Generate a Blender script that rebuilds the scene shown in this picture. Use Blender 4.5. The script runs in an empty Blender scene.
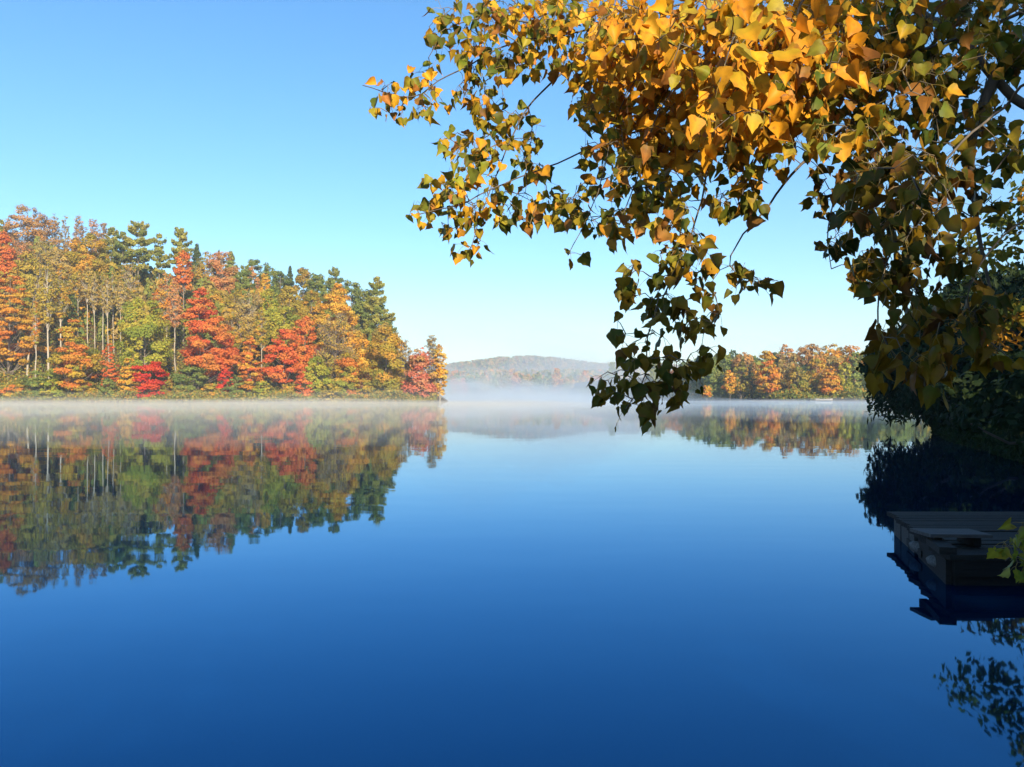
import bpy, math
import numpy as np
from mathutils import Vector

R = math.radians
sc = bpy.context.scene
COL = sc.collection
CAM_Z = 1.2
F = 850.0            # focal length in pixels of the 1024 wide frame
CX, HY = 512.0, 396.5


def P(px, py, d):
    """the place seen in direction (px, py) at depth d"""
    return np.array([(px - CX) / F * d, d, CAM_Z + (HY - py) / F * d])


# ---------------------------------------------------------------- bookkeeping
def tag(o, label=None, cat=None, group=None, kind=None):
    if label: o['label'] = label
    if cat: o['category'] = cat
    if group: o['group'] = group
    if kind: o['kind'] = kind
    return o


def empty(name, loc):
    o = bpy.data.objects.new(name, None)
    COL.objects.link(o)
    o.location = [float(v) for v in loc]
    o.empty_display_size = 0.3
    return o


class MB:
    """collects quads with vertex colours, builds ONE mesh object"""
    def __init__(s):
        s.v, s.f, s.c, s.sm, s.n = [], [], [], [], 0

    def add(s, v, f, col, smooth=False):
        v = np.asarray(v, float).reshape(-1, 3)
        f = np.asarray(f, int).reshape(-1, 4)
        if not len(v): return
        col = np.asarray(col, float)
        if col.ndim == 1: col = np.repeat(col[None, :], len(v), 0)
        s.v.append(v); s.f.append(f + s.n); s.c.append(col)
        s.sm.append(np.full(len(f), smooth)); s.n += len(v)

    def tube(s, pts, rad, col, sides=5):
        pts = np.asarray(pts, float); n = len(pts)
        rad = np.broadcast_to(np.asarray(rad, float), (n,))
        t = np.gradient(pts, axis=0)
        t /= np.linalg.norm(t, axis=1)[:, None] + 1e-9
        ref = np.array([0.31, 0.17, 0.93]) if abs(t[:, 2]).mean() < 0.8 else np.array([0.9, 0.37, 0.1])
        a = np.cross(t, ref); a /= np.linalg.norm(a, axis=1)[:, None] + 1e-9
        b = np.cross(t, a)
        th = np.arange(sides) * 2 * math.pi / sides
        ring = (pts[:, None, :] + rad[:, None, None] * (np.cos(th)[None, :, None] * a[:, None, :]
                + np.sin(th)[None, :, None] * b[:, None, :])).reshape(-1, 3)
        i = np.arange(n - 1)[:, None] * sides; j = np.arange(sides)[None, :]; k = (j + 1) % sides
        f = np.stack([i + j, i + k, i + sides + k, i + sides + j], -1).reshape(-1, 4)
        s.add(ring, f, col, True)

    def box(s, c, size, col, rot=0.0, sx=0.0, skew=0.0):
        """box centred at c; rot about z; skew shears x by y"""
        h = np.asarray(size, float) / 2
        v = np.array([[x, y, z] for x in (-1, 1) for y in (-1, 1) for z in (-1, 1)], float) * h
        v[:, 0] += v[:, 1] * skew
        ca, sa = math.cos(rot), math.sin(rot)
        v = np.stack([v[:, 0] * ca - v[:, 1] * sa, v[:, 0] * sa + v[:, 1] * ca, v[:, 2]], 1) + np.asarray(c)
        f = [(0, 1, 3, 2), (4, 6, 7, 5), (0, 4, 5, 1), (2, 3, 7, 6), (0, 2, 6, 4), (1, 5, 7, 3)]
        s.add(v, f, col)

    def cards(s, c, nrm, size, col, rng, aspect=0.7, axis=None):
        """leaf sprays: a diamond each"""
        n = len(c)
        if n == 0: return
        nrm = nrm / (np.linalg.norm(nrm, axis=1)[:, None] + 1e-9)
        r = axis if axis is not None else rng.normal(size=(n, 3))
        a = r - (r * nrm).sum(1)[:, None] * nrm
        a /= np.linalg.norm(a, axis=1)[:, None] + 1e-9
        b = np.cross(nrm, a)
        sz = np.broadcast_to(np.asarray(size, float), (n,))[:, None]
        k = rng.uniform(-0.25, 0.25, (n, 1)) * sz
        v = np.stack([c - a * sz, c + b * sz * aspect + nrm * k - a * sz * .15, c + a * sz, c - b * sz * aspect + nrm * k + a * sz * .15], 1).reshape(-1, 3)
        s.add(v, np.arange(4 * n).reshape(-1, 4), np.repeat(col, 4, 0))

    def build(s, name, mat, parent=None, origin=(0, 0, 0)):
        me = bpy.data.meshes.new(name)
        v = np.concatenate(s.v) - np.asarray(origin, float); f = np.concatenate(s.f); c = np.concatenate(s.c); sm = np.concatenate(s.sm)
        me.vertices.add(len(v)); me.vertices.foreach_set('co', v.ravel())
        me.loops.add(f.size); me.loops.foreach_set('vertex_index', f.ravel())
        me.polygons.add(len(f)); me.polygons.foreach_set('loop_start', np.arange(len(f)) * 4)
        me.polygons.foreach_set('use_smooth', sm)
        me.update(calc_edges=True)
        at = me.attributes.new('Col', 'FLOAT_COLOR', 'POINT')
        at.data.foreach_set('color', np.concatenate([c[:, :3], np.ones((len(c), 1))], 1).ravel())
        me.materials.append(mat)
        o = bpy.data.objects.new(name, me); COL.objects.link(o)
        if parent is not None: o.parent = parent
        else: o.location = [float(x) for x in origin]
        return o


# ---------------------------------------------------------------- materials
def mat(name):
    m = bpy.data.materials.new(name); m.use_nodes = True
    nt = m.node_tree; nt.nodes.clear()
    return m, nt, nt.nodes.new('ShaderNodeOutputMaterial')


def N(nt, t, **kw):
    n = nt.nodes.new('ShaderNode' + t)
    for k, v in kw.items():
        if k in n.inputs: n.inputs[k].default_value = v
        else: setattr(n, k, v)
    return n


def foliage_mat(name, transl=0.3, rough=0.6, spec=0.2, spots=0.0, scale=40):
    m, nt, out = mat(name)
    L = nt.links.new
    at = N(nt, 'Attribute', attribute_name='Col')
    col = at.outputs['Color']
    if spots:
        tc = N(nt, 'TexCoord'); no = N(nt, 'TexNoise', Scale=scale, Detail=3.0)
        L(tc.outputs['Object'], no.inputs['Vector'])
        ra = N(nt, 'ValToRGB'); ra.color_ramp.elements[0].position = .56; ra.color_ramp.elements[1].position = .74
        L(no.outputs['Fac'], ra.inputs['Fac'])
        mu = N(nt, 'Math', operation='MULTIPLY'); mu.inputs[1].default_value = spots
        L(ra.outputs['Color'], mu.inputs[0])
        mx = N(nt, 'MixRGB'); mx.inputs['Color2'].default_value = (.13, .055, .018, 1)
        L(mu.outputs[0], mx.inputs['Fac']); L(col, mx.inputs['Color1'])
        col = mx.outputs['Color']
    p = N(nt, 'BsdfPrincipled', Roughness=rough)
    p.inputs['Specular IOR Level'].default_value = spec
    L(col, p.inputs['Base Color'])
    tr = N(nt, 'BsdfTranslucent'); L(col, tr.inputs['Color'])
    mi = N(nt, 'MixShader'); mi.inputs[0].default_value = transl
    L(p.outputs[0], mi.inputs[1]); L(tr.outputs[0], mi.inputs[2]); L(mi.outputs[0], out.inputs['Surface'])
    return m


def bark_mat(name, scale=6, amt=0.55, rough=0.85, stretch=(1, 1, .25), bump=.3):
    m, nt, out = mat(name); L = nt.links.new
    at = N(nt, 'Attribute', attribute_name='Col')
    tc = N(nt, 'TexCoord'); mp = N(nt, 'Mapping'); mp.inputs['Scale'].default_value = stretch
    L(tc.outputs['Object'], mp.inputs['Vector'])
    no = N(nt, 'TexNoise', Scale=scale, Detail=6.0, Roughness=.65); L(mp.outputs[0], no.inputs['Vector'])
    ra = N(nt, 'ValToRGB'); e = ra.color_ramp.elements
    e[0].position = .3; e[0].color = (1 - amt, 1 - amt, 1 - amt, 1); e[1].position = .7; e[1].color = (1.15, 1.12, 1.08, 1)
    L(no.outputs['Fac'], ra.inputs['Fac'])
    mx = N(nt, 'MixRGB', blend_type='MULTIPLY'); mx.inputs['Fac'].default_value = 1
    L(at.outputs['Color'], mx.inputs['Color1']); L(ra.outputs['Color'], mx.inputs['Color2'])
    p = N(nt, 'BsdfPrincipled', Roughness=rough); p.inputs['Specular IOR Level'].default_value = .25
    L(mx.outputs['Color'], p.inputs['Base Color'])
    bu = N(nt, 'Bump', Strength=bump, Distance=.02); L(no.outputs['Fac'], bu.inputs['Height']); L(bu.outputs[0], p.inputs['Normal'])
    L(p.outputs[0], out.inputs['Surface'])
    return m


def ground_mat(name, c1, c2, c3, scale):
    m, nt, out = mat(name); L = nt.links.new
    tc = N(nt, 'TexCoord')
    n1 = N(nt, 'TexNoise', Scale=scale, Detail=8.0, Roughness=.65); L(tc.outputs['Object'], n1.inputs['Vector'])
    n2 = N(nt, 'TexNoise', Scale=scale * 9, Detail=6.0); L(tc.outputs['Object'], n2.inputs['Vector'])
    r = N(nt, 'ValToRGB'); e = r.color_ramp.elements
    e[0].position = .36; e[0].color = (*c1, 1); e[1].position = .66; e[1].color = (*c3, 1)
    q = r.color_ramp.elements.new(.5); q.color = (*c2, 1)
    ad = N(nt, 'Math', operation='MULTIPLY_ADD'); ad.inputs[1].default_value = .5
    L(n2.outputs['Fac'], ad.inputs[0])
    ha = N(nt, 'Math', operation='MULTIPLY'); ha.inputs[1].default_value = .5
    L(n1.outputs['Fac'], ha.inputs[0]); L(ha.outputs[0], ad.inputs[2]); L(ad.outputs[0], r.inputs['Fac'])
    p = N(nt, 'BsdfPrincipled', Roughness=.95); p.inputs['Specular IOR Level'].default_value = .1
    L(r.outputs['Color'], p.inputs['Base Color'])
    bu = N(nt, 'Bump', Strength=.6, Distance=.1); L(n2.outputs['Fac'], bu.inputs['Height']); L(bu.outputs[0], p.inputs['Normal'])
    L(p.outputs[0], out.inputs['Surface'])
    return m


M_CROWN = foliage_mat('autumn_foliage', .38, .7, .12)
M_NEEDLE = foliage_mat('needle_foliage', .2, .7, .15)
M_LEAF = foliage_mat('poplar_leaf', .30, .5, .15, spots=.55, scale=38)
M_BARK = bark_mat('tree_bark', 1.6)
M_POPBARK = bark_mat('poplar_bark', 26, .5)
M_WOOD = bark_mat('weathered_wood', 5, .6, .8, (1, 12, 12), .5)
M_SOIL = ground_mat('leaf_litter', (.035, .028, .015), (.09, .06, .025), (.16, .10, .04), .12)
M_BANK = ground_mat('grassy_bank', (.02, .025, .01), (.04, .05, .018), (.07, .06, .03), 1.2)
M_MOUNT = ground_mat('mountain_woods', (.06, .06, .03), (.13, .08, .05), (.2, .11, .07), .012)


def water_mat():
    m, nt, out = mat('lake_water'); L = nt.links.new
    tc = N(nt, 'TexCoord')
    mp = N(nt, 'Mapping'); mp.inputs['Scale'].default_value = (.55, 1.0, 1); L(tc.outputs['Object'], mp.inputs['Vector'])
    n1 = N(nt, 'TexNoise', Scale=1.3, Detail=2.0, Roughness=.4); L(mp.outputs[0], n1.inputs['Vector'])
    n2 = N(nt, 'TexNoise', Scale=.22, Detail=2.0); L(mp.outputs[0], n2.inputs['Vector'])
    b1 = N(nt, 'Bump', Strength=.075, Distance=.02); L(n1.outputs['Fac'], b1.inputs['Height'])
    b2 = N(nt, 'Bump', Strength=.16, Distance=.02); L(n2.outputs['Fac'], b2.inputs['Height']); L(b1.outputs[0], b2.inputs['Normal'])
    fr = N(nt, 'Fresnel', IOR=2.05); L(b2.outputs[0], fr.inputs['Normal'])
    sq = N(nt, 'Math', operation='POWER'); sq.inputs[1].default_value = 1.35; L(fr.outputs[0], sq.inputs[0])
    tint = N(nt, 'MixRGB'); tint.inputs['Color1'].default_value = (.04, .50, 1, 1); tint.inputs['Color2'].default_value = (1, 1, 1, 1)
    L(sq.outputs[0], tint.inputs['Fac'])
    gl = N(nt, 'BsdfGlossy', Roughness=.024); L(tint.outputs[0], gl.inputs['Color']); L(b2.outputs[0], gl.inputs['Normal'])
    di = N(nt, 'BsdfDiffuse'); di.inputs['Color'].default_value = (.0003, .006, .026, 1)
    mi = N(nt, 'MixShader'); L(fr.outputs[0], mi.inputs[0]); L(di.outputs[0], mi.inputs[1]); L(gl.outputs[0], mi.inputs[2])
    L(mi.outputs[0], out.inputs['Surface'])
    return m


def volume_mat(name, density, color, aniso=0.0):
    m, nt, out = mat(name)
    v = N(nt, 'VolumePrincipled', Density=density, Anisotropy=aniso)
    v.inputs['Color'].default_value = (*color, 1)
    nt.links.new(v.outputs[0], out.inputs['Volume'])
    return m


# ---------------------------------------------------------------- sky, sun, camera
SUN_AZ, SUN_EL = R(160), R(21)      # clockwise from the view direction (+Y)
w = bpy.data.worlds.new('World'); sc.world = w; w.use_nodes = True
nt = w.node_tree; nt.nodes.clear()
sky = nt.nodes.new('ShaderNodeTexSky'); sky.sky_type = 'NISHITA'; sky.sun_disc = False
sky.sun_elevation = SUN_EL; sky.sun_rotation = SUN_AZ
sky.air_density = 1.0; sky.dust_density = 0.3; sky.ozone_density = 3.0; sky.altitude = 0
hs = nt.nodes.new('ShaderNodeHueSaturation'); hs.inputs['Saturation'].default_value = 1.23; hs.inputs['Hue'].default_value = .499
bg = nt.nodes.new('ShaderNodeBackground'); bg.inputs['Strength'].default_value = .12
wo = nt.nodes.new('ShaderNodeOutputWorld')
nt.links.new(sky.outputs[0], hs.inputs['Color']); nt.links.new(hs.outputs[0], bg.inputs['Color']); nt.links.new(bg.outputs[0], wo.inputs['Surface'])

sl = bpy.data.lights.new('sun', 'SUN'); sl.energy = 5.0; sl.angle = R(.53); sl.color = (1, .87, .66)
so = bpy.data.objects.new('sun', sl); COL.objects.link(so)
to_sun = Vector((math.sin(SUN_AZ) * math.cos(SUN_EL), math.cos(SUN_AZ) * math.cos(SUN_EL), math.sin(SUN_EL)))
so.rotation_euler = to_sun.to_track_quat('Z', 'Y').to_euler(); so.location = (20, -40, 30)

cd = bpy.data.cameras.new('camera'); co = bpy.data.objects.new('camera', cd); COL.objects.link(co)
cd.sensor_width = 36; cd.lens = 36 * F / 1024; cd.shift_y = (HY - 383.5) / 1024
cd.clip_start = .05; cd.clip_end = 20000
co.location = (0, 0, CAM_Z); co.rotation_euler = (R(90), 0, 0)
sc.camera = co
sc.view_settings.view_transform = 'Standard'; sc.view_settings.look = 'None'; sc.view_settings.gamma = 1
sc.view_settings.exposure = 0.95
sc.cycles.max_bounces = 8; sc.cycles.volume_bounces = 1; sc.cycles.diffuse_bounces = 3
sc.cycles.use_denoising = True
sc.cycles.sample_clamp_indirect = 6


# ---------------------------------------------------------------- terrain
def smooth(t):
    t = np.clip(t, 0, 1); return t * t * (3 - 2 * t)


GX = [-400, -200, -148, -140, -119, -90, -75, -61, -47, -37, -32, -24, -17, -12]
GZ = [46, 42, 37, 36, 31, 25, 21.5, 18.5, 14.5, 9, 4.0, 1.4, .8, -1.2]


def shore_left(x):
    return 184 + 1.6 * np.sin(x * .11) + 1.1 * np.sin(x * .31 + 1) + .5 * np.sin(x * .9)


def hill_z(x, y):
    x = np.asarray(x, float); y = np.asarray(y, float)
    k = x * 245 / np.maximum(y, 50)
    g = np.interp(k, GX, GZ)
    s = y - shore_left(x)
    base = np.where(s < 0, s * .25, .75 * smooth(s / 2.5))
    edge = smooth((-14.2 - x) / 3)
    z = base * edge - .8 * (1 - edge) + np.maximum(g, 0) * smooth(s / 62)
    return np.where(k > -21, np.minimum(z, -.3), z) + .35 * np.sin(x * .35) * np.sin(y * .29) * smooth(s / 20)


def grid(name, xs, ys, zf, m, label=None):
    X, Y = np.meshgrid(xs, ys, indexing='ij'); Z = zf(X, Y)
    v = np.stack([X, Y, Z], -1).reshape(-1, 3); nx, ny = len(xs), len(ys)
    i = np.arange(nx - 1)[:, None] * ny; j = np.arange(ny - 1)[None, :]
    f = np.stack([i + j, i + ny + j, i + ny + j + 1, i + j + 1], -1).reshape(-1, 4)
    b = MB(); b.add(v, f, (1, 1, 1), True); o = b.build(name, m); o['kind'] = 'structure'
    return o


grid('hillside', np.arange(-420, -8, 3.0), np.concatenate([np.arange(174, 260, 2.0), np.arange(260, 420, 8.0)]), hill_z, M_SOIL)

BKX = [-60, -30, -12, -5, 0, 1.6, 3.4, 5.0, 7.0, 9.2, 11.5, 14, 20, 40, 75, 120]
BKY = [-14, -8, -3, 1.0, 1.5, 1.7, 2.6, 5.4, 9.5, 15, 22, 28, 38, 62, 120, 215]


def bank_z(x, y):
    s = np.interp(x, BKX, BKY) - y                       # positive on land
    t = s / np.where(x > 3, 2.2, 1.0)
    return np.where(t < 0, t * .3, .42 * smooth(t / 1.2) + .05 * np.clip(t, 0, 40)) + .03 * np.sin(x * 2.1) * np.sin(y * 1.7)


grid('bank', np.concatenate([np.arange(-60, -6, 3.0), np.arange(-6, 26, .5), np.arange(26, 124, 4.0)]),
     np.concatenate([np.arange(-60, -4, 4.0), np.arange(-4, 40, .5), np.arange(40, 221, 5.0)]), bank_z, M_BANK)

FSX = [30, 44, 52, 70, 95, 140, 300]; FSY = [520, 330, 262, 226, 222, 218, 200]


def far_z(x, y):
    s = y - np.interp(x, FSX, FSY) - 1.2 * np.sin(x * .35)
    return np.where(s < 0, s * .2, .7 * smooth(s / 2.5) + 9 * smooth(s / 130))


grid('far_shore', np.arange(30, 300, 3.0), np.concatenate([np.arange(195, 330, 3.0), np.arange(330, 700, 15.0)]), far_z, M_SOIL)


def mid_z(x, y):
    s = y - (505 + 6 * np.sin(x * .05) + 3 * np.sin(x * .17))
    return np.where(s < 0, s * .1, .8 * smooth(s / 3) + 14 * smooth(s / 420))


grid('valley_floor', np.arange(-260, 330, 8.0), np.concatenate([np.arange(480, 540, 4.0), np.arange(540, 1160, 20.0)]), mid_z, M_SOIL)

MTX = [150, 300, 380, 440, 470, 500, 530, 555, 575, 600, 630, 680, 760, 900]
MTY = [385, 376, 371, 367.5, 362.5, 358.8, 357.5, 359.2, 362, 365, 363.5, 367, 374, 388]


def mount_z(x, y):
    px = CX + F * x / 1250
    top = CAM_Z + (HY - np.interp(px, MTX, MTY)) / F * 1250 - 2.5
    t = (y - 1000) / 250
    u = np.where(t < 1, smooth(t), 1 - .4 * smooth((t - 1) / 2))
    return top * u + 1.3 * np.sin(x * .05) * np.sin(y * .043) * u - .5


grid('mountain', np.arange(-560, 620, 12.0), np.concatenate([np.arange(1000, 1300, 12.0), np.arange(1300, 1700, 40.0)]), mount_z, M_MOUNT)

b = MB(); b.add([(-4000, -400, 0), (4000, -400, 0), (4000, 7000, 0), (-4000, 7000, 0)], [(0, 1, 2, 3)], (1, 1, 1))
tag(b.build('water', water_mat()), kind='structure')
b = MB(); b.add([(-4200, -420, -2.6), (4200, -420, -2.6), (4200, 7200, -2.6), (-4200, 7200, -2.6)], [(0, 1, 2, 3)], (1, 1, 1))
tag(b.build('lake_bed', M_SOIL), kind='structure')

# ---------------------------------------------------------------- tree generators
PAL = {   # leaf colours of each kind of tree
    'red': [(.64, .14, .035), (.64, .17, .04), (.60, .11, .032), (.64, .21, .045)],
    'crimson': [(.60, .055, .022), (.64, .085, .022), (.54, .04, .02)],
    'redorange': [(.64, .19, .04), (.62, .24, .045), (.60, .15, .035)],
    'orange': [(.62, .27, .03), (.64, .33, .04), (.60, .20, .03), (.52, .31, .035)],
    'gold': [(.66, .38, .045), (.66, .32, .035), (.66, .43, .06)],
    'yellow': [(.48, .33, .045), (.42, .32, .05), (.36, .28, .04)],
    'olive': [(.31, .25, .035), (.38, .28, .04), (.23, .22, .035), (.42, .25, .035)],
    'olivegold': [(.50, .31, .035), (.38, .28, .035), (.55, .29, .035), (.30, .26, .035)],
    'yellowgreen': [(.40, .36, .04), (.31, .32, .035), (.46, .37, .045), (.25, .28, .035)],
    'mixed': [(.56, .25, .03), (.40, .30, .035), (.27, .27, .035), (.60, .20, .03), (.52, .34, .035)],
    'salmon': [(.58, .25, .09), (.54, .25, .09), (.48, .26, .08)],
    'pink': [(.60, .18, .10), (.54, .24, .11), (.52, .14, .075), (.5, .28, .08)],
    'rust': [(.46, .25, .08), (.40, .23, .085), (.50, .26, .07)],
    'tan': [(.42, .30, .09), (.48, .33, .08), (.37, .28, .09)],
    'brown': [(.40, .28, .06), (.47, .30, .06), (.33, .26, .055)],
    'green': [(.20, .235, .05), (.25, .26, .055), (.15, .19, .045)],
    'pine': [(.29, .28, .05), (.35, .31, .06), (.20, .22, .045)],
    'dark': [(.075, .11, .038), (.09, .125, .04), (.055, .085, .032)],
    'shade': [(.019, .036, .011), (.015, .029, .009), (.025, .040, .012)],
    'smallgold': [(.44, .26, .025), (.22, .20, .025), (.11, .13, .02), (.46, .22, .025)],
}
PALE = (.46, .40, .31); GREY = (.27, .22, .17); DARKB = (.10, .08, .06)


def pick(pal, n, rng):
    p = np.array(PAL[pal]); c = p[rng.integers(0, len(p), n)]
    return c


def jitter(c, rng, a=.16):
    return np.clip(c * rng.uniform(1 - a, 1 + a, (len(c), 1)) * rng.uniform(.93, 1.07, c.shape), 0, .8)


def clump_leaves(mb, centres, rad, cols, rng, ls, dens, flat=.55, up=.35, aspect=.7, smax=1.25, outs=None):
    C, Nn, S, K = [], [], [], []
    for q, (c, r, k) in enumerate(zip(centres, rad, cols)):
        n = max(4, int(dens * 4.2 * r * r / (ls * ls)))
        d = rng.normal(size=(n, 3)); d /= np.linalg.norm(d, axis=1)[:, None]
        rr = rng.uniform(.25, 1, (n, 1)) ** .6
        C.append(c + d * rr * np.array([r, r, r * flat]))
        Nn.append(d * .6 + np.array([0, 0, up]) + (0 if outs is None else outs[q] * .7) + rng.normal(size=(n, 3)) * .38)
        S.append(rng.uniform(.55, smax, n) * ls); K.append(jitter(np.repeat(k[None], n, 0), rng))
    mb.cards(np.concatenate(C), np.concatenate(Nn), np.concatenate(S), np.concatenate(K), rng, aspect)


def limb(mb, a, bpt, r0, r1, col, rng, sag=.12, sides=4, n=5):
    t = np.linspace(0, 1, n)[:, None]; a = np.asarray(a); bpt = np.asarray(bpt)
    ln = np.linalg.norm(bpt - a)
    p = a + (bpt - a) * t + np.sin(t * math.pi) * np.array([0, 0, -sag * ln]) + rng.normal(size=(n, 3)) * ln * .025 * np.sin(t * math.pi)
    mb.tube(p, r0 + (r1 - r0) * t[:, 0], col, sides)


def trunk_line(H, lean, rng, n=8, wob=.012):
    t = np.linspace(0, 1, n)
    x = lean * H * t ** 1.3 + np.cumsum(rng.normal(size=n) * wob * H / 3) * (t > 0)
    y = np.cumsum(rng.normal(size=n) * wob * H / 3) * (t > 0)
    return np.stack([x, y, t * H], 1)


def make_tree(name, loc, H, W, kind, pal, label, cat, group, seed, pal2=None, lean=0.0, skew=0.0, base=None, ls=.27, dens=1.0, bark=None, flat=None, notrunk=False):
    rng = np.random.default_rng(seed)
    root = empty(name, loc); tag(root, label, cat, group)
    tk, cr = MB(), MB()
    bark = bark or (PALE if kind in ('birch', 'thin', 'pole') else GREY)
    K = lambda n: np.where(rng.random((n, 1)) < (.4 if pal2 else 0), pick(pal2 or pal, n, rng), pick(pal, n, rng))
    r0 = max(.08, H * .0095)
    m_crown = M_CROWN
    if kind in ('broad', 'maple', 'thin', 'shrub', 'birch', 'pole', 'bare'):
        cb = base if base is not None else {'broad': .22, 'maple': .14, 'thin': .30, 'shrub': .0, 'birch': .50, 'pole': .58, 'bare': .25}[kind]
        tl = trunk_line(H * .9, lean, rng)
        tr = r0 * {'birch': .95, 'pole': .75, 'shrub': .4}.get(kind, 1.0)
        tk.tube(tl, np.linspace(tr, tr * .18, len(tl)), bark, 6)
        cy = lambda z: np.array([np.interp(z, tl[:, 2], tl[:, 0]), np.interp(z, tl[:, 2], tl[:, 1])])
        Hc = H * (1 - cb); area = W * Hc
        rc = np.clip(W * .15, .45, 1.7)
        n = int(np.clip(area / (rc * rc) * 1.4, 12, 130))
        t = rng.random(n * 3)
        if kind == 'maple': prof = np.minimum(1, t / .22 + .35) * (1 - t) ** .5
        elif kind in ('birch', 'pole'): prof = np.sin(np.pi * np.clip(t * .9 + .1, 0, 1)) ** .8
        else: prof = np.sin(np.pi * np.clip(t * .84 + .13, 0, 1)) ** .62
        keep = rng.random(n * 3) < (.25 + .75 * prof); t, prof = t[keep][:n], prof[keep][:n]; n = len(t)
        th = rng.uniform(0, 2 * np.pi, n); ph = rng.uniform(0, 6.28, 3)
        lob = 1 + .16 * np.sin(2 * th + ph[0] + 3 * t) + .14 * np.sin(3 * th + ph[1] - 5 * t)
        rr = (W / 2 - rc * .55) * prof * lob * rng.uniform(.32, 1.0, n) ** .55
        z = cb * H + t * Hc * .97
        z = np.minimum(z, H - rc * .45)
        cxy = np.array([cy(q) for q in z])
        cen = np.stack([cxy[:, 0] + rr * np.cos(th) + skew * (1 - t) * W, cxy[:, 1] + rr * np.sin(th), z], 1)
        if kind == 'shrub': cen[:, 2] = np.maximum(cen[:, 2], rc * .35)
        rad = rc * rng.uniform(.5, 1.45, n) * (1 - .3 * t)
        # limbs to every other clump
        for i in range(0, n, 1 if kind in ('thin', 'bare') else 2):
            h0 = max(.05 * H, cen[i, 2] - np.hypot(rr[i], .01) * rng.uniform(.5, 1.0) - .06 * H)
            s = np.array([*cy(h0), h0])
            lr = tr * (.42 if kind != 'shrub' else .5) * (1 - .5 * t[i])
            limb(tk, s, cen[i], max(lr, .035), .02, bark, rng)
            if kind in ('bare', 'thin'):
                for _ in range(9 if kind == 'bare' else 4):
                    d = rng.normal(size=3) * np.array([1, 1, .5]) + np.array([0, 0, .75])
                    e = cen[i] + d / np.linalg.norm(d) * rad[i] * rng.uniform(.7, 1.5)
                    limb(tk, cen[i] * .75 + s * .25 if rng.random() < .4 else cen[i], e, .035, .012, bark, rng, -.05, 3, 3)
        dn = dens * {'thin': .42, 'bare': .13, 'birch': .6, 'pole': .42}.get(kind, 1.0)
        fl = flat if flat is not None else {'maple': .52, 'broad': .68}.get(kind, .55)
        outs = np.stack([np.cos(th) * rr / (W / 2), np.sin(th) * rr / (W / 2), .5 * (t - .3)], 1)
        clump_leaves(cr, cen, rad, K(n), rng, ls, dn, fl, outs=outs)
    elif kind in ('pine', 'spruce'):
        m_crown = M_NEEDLE
        cb = base if base is not None else (.38 if kind == 'pine' else .1)
        tl = trunk_line(H * .98, lean, rng, wob=.006)
        tk.tube(tl, np.linspace(r0, r0 * .12, len(tl)), bark, 6)
        nt_ = int((1 - cb) * H / (1.3 if kind == 'pine' else .85))
        Cn, Rd, Kk = [], [], []
        C2, N2, S2, A2, K2 = [], [], [], [], []
        for i in range(nt_):
            t = (i + rng.uniform(-.3, .3)) / nt_; z = (cb + (1 - cb) * .96 * np.clip(t, 0, 1)) * H
            if kind == 'pine': L0 = W / 2 * (np.clip(1 - t, .0, 1) ** .55 * np.minimum(1, .55 + t * 1.6) * .95 + .07)
            else: L0 = W / 2 * 1.3 * ((1 - t) ** .85 + .02)
            nb = 5 if kind == 'pine' else 7
            o = rng.uniform(0, 6.28)
            for q in range(nb):
                a = o + q * 6.283 / nb + rng.uniform(-.3, .3)
                Lb = L0 * rng.uniform(.5, 1.12) if kind == 'pine' else L0 * rng.uniform(.75, 1.05)
                if kind == 'pine' and rng.random() < .14: continue
                el = (.10 + .55 * t + rng.uniform(-.1, .14)) if kind == 'pine' else (-.28 + .75 * t ** 2 + rng.uniform(-.08, .08))
                s = np.array([np.interp(z, tl[:, 2], tl[:, 0]), np.interp(z, tl[:, 2], tl[:, 1]), z])
                d = np.array([math.cos(a) * math.cos(el), math.sin(a) * math.cos(el), math.sin(el)])
                e = s + d * Lb + np.array([skew * W * .3 * (1 - t), 0, 0])
                if kind == 'pine': limb(tk, s, e, max(.03, r0 * .28 * (1 - .6 * t)), .02, bark, rng, .04, 3, 4)
                nn = max(8, int(dens * Lb * (52 if kind == 'pine' else 30) * (.34 / ls) ** 2))
                u = rng.uniform(.38 if kind == 'pine' else .1, 1.08, nn)
                wd = (.16 + .30 * np.sin(np.pi * np.clip(u * .8 + .08, 0, 1))) * min(Lb, 2.8) * .8
                side = np.array([-d[1], d[0], 0]); side /= np.linalg.norm(side) + 1e-9
                off = rng.uniform(-1, 1, nn) * wd
                C2.append(s + (e - s) * u[:, None] + side * off[:, None] + np.stack([np.zeros(nn), np.zeros(nn), rng.normal(size=nn) * (.24 if kind == 'pine' else .2) + .05 * np.abs(off)], 1))
                N2.append(np.array([0, 0, .45]) + d * .75 + rng.normal(size=(nn, 3)) * .6)
                A2.append(d + side * np.sign(off)[:, None] * .6 + np.array([0, 0, .35 if kind == 'pine' else -.2]) + rng.normal(size=(nn, 3)) * .3)
                S2.append(rng.uniform(.6, 1.25, nn) * ls * 1.15)
                k = pick(pal, 1, rng)[0]
                K2.append(jitter(np.repeat(k[None], nn, 0), rng, .2))
        cr.cards(np.concatenate(C2), np.concatenate(N2), np.concatenate(S2), np.concatenate(K2), rng, .45, np.concatenate(A2))
    elif kind == 'weeping':
        m_crown = M_NEEDLE
        tl = trunk_line(H * .8, lean, rng)
        tk.tube(tl, np.linspace(H * .03, H * .01, len(tl)), bark, 7)
        C2, N2, S2, A2, K2 = [], [], [], [], []
        cen, rad = [], []
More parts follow.
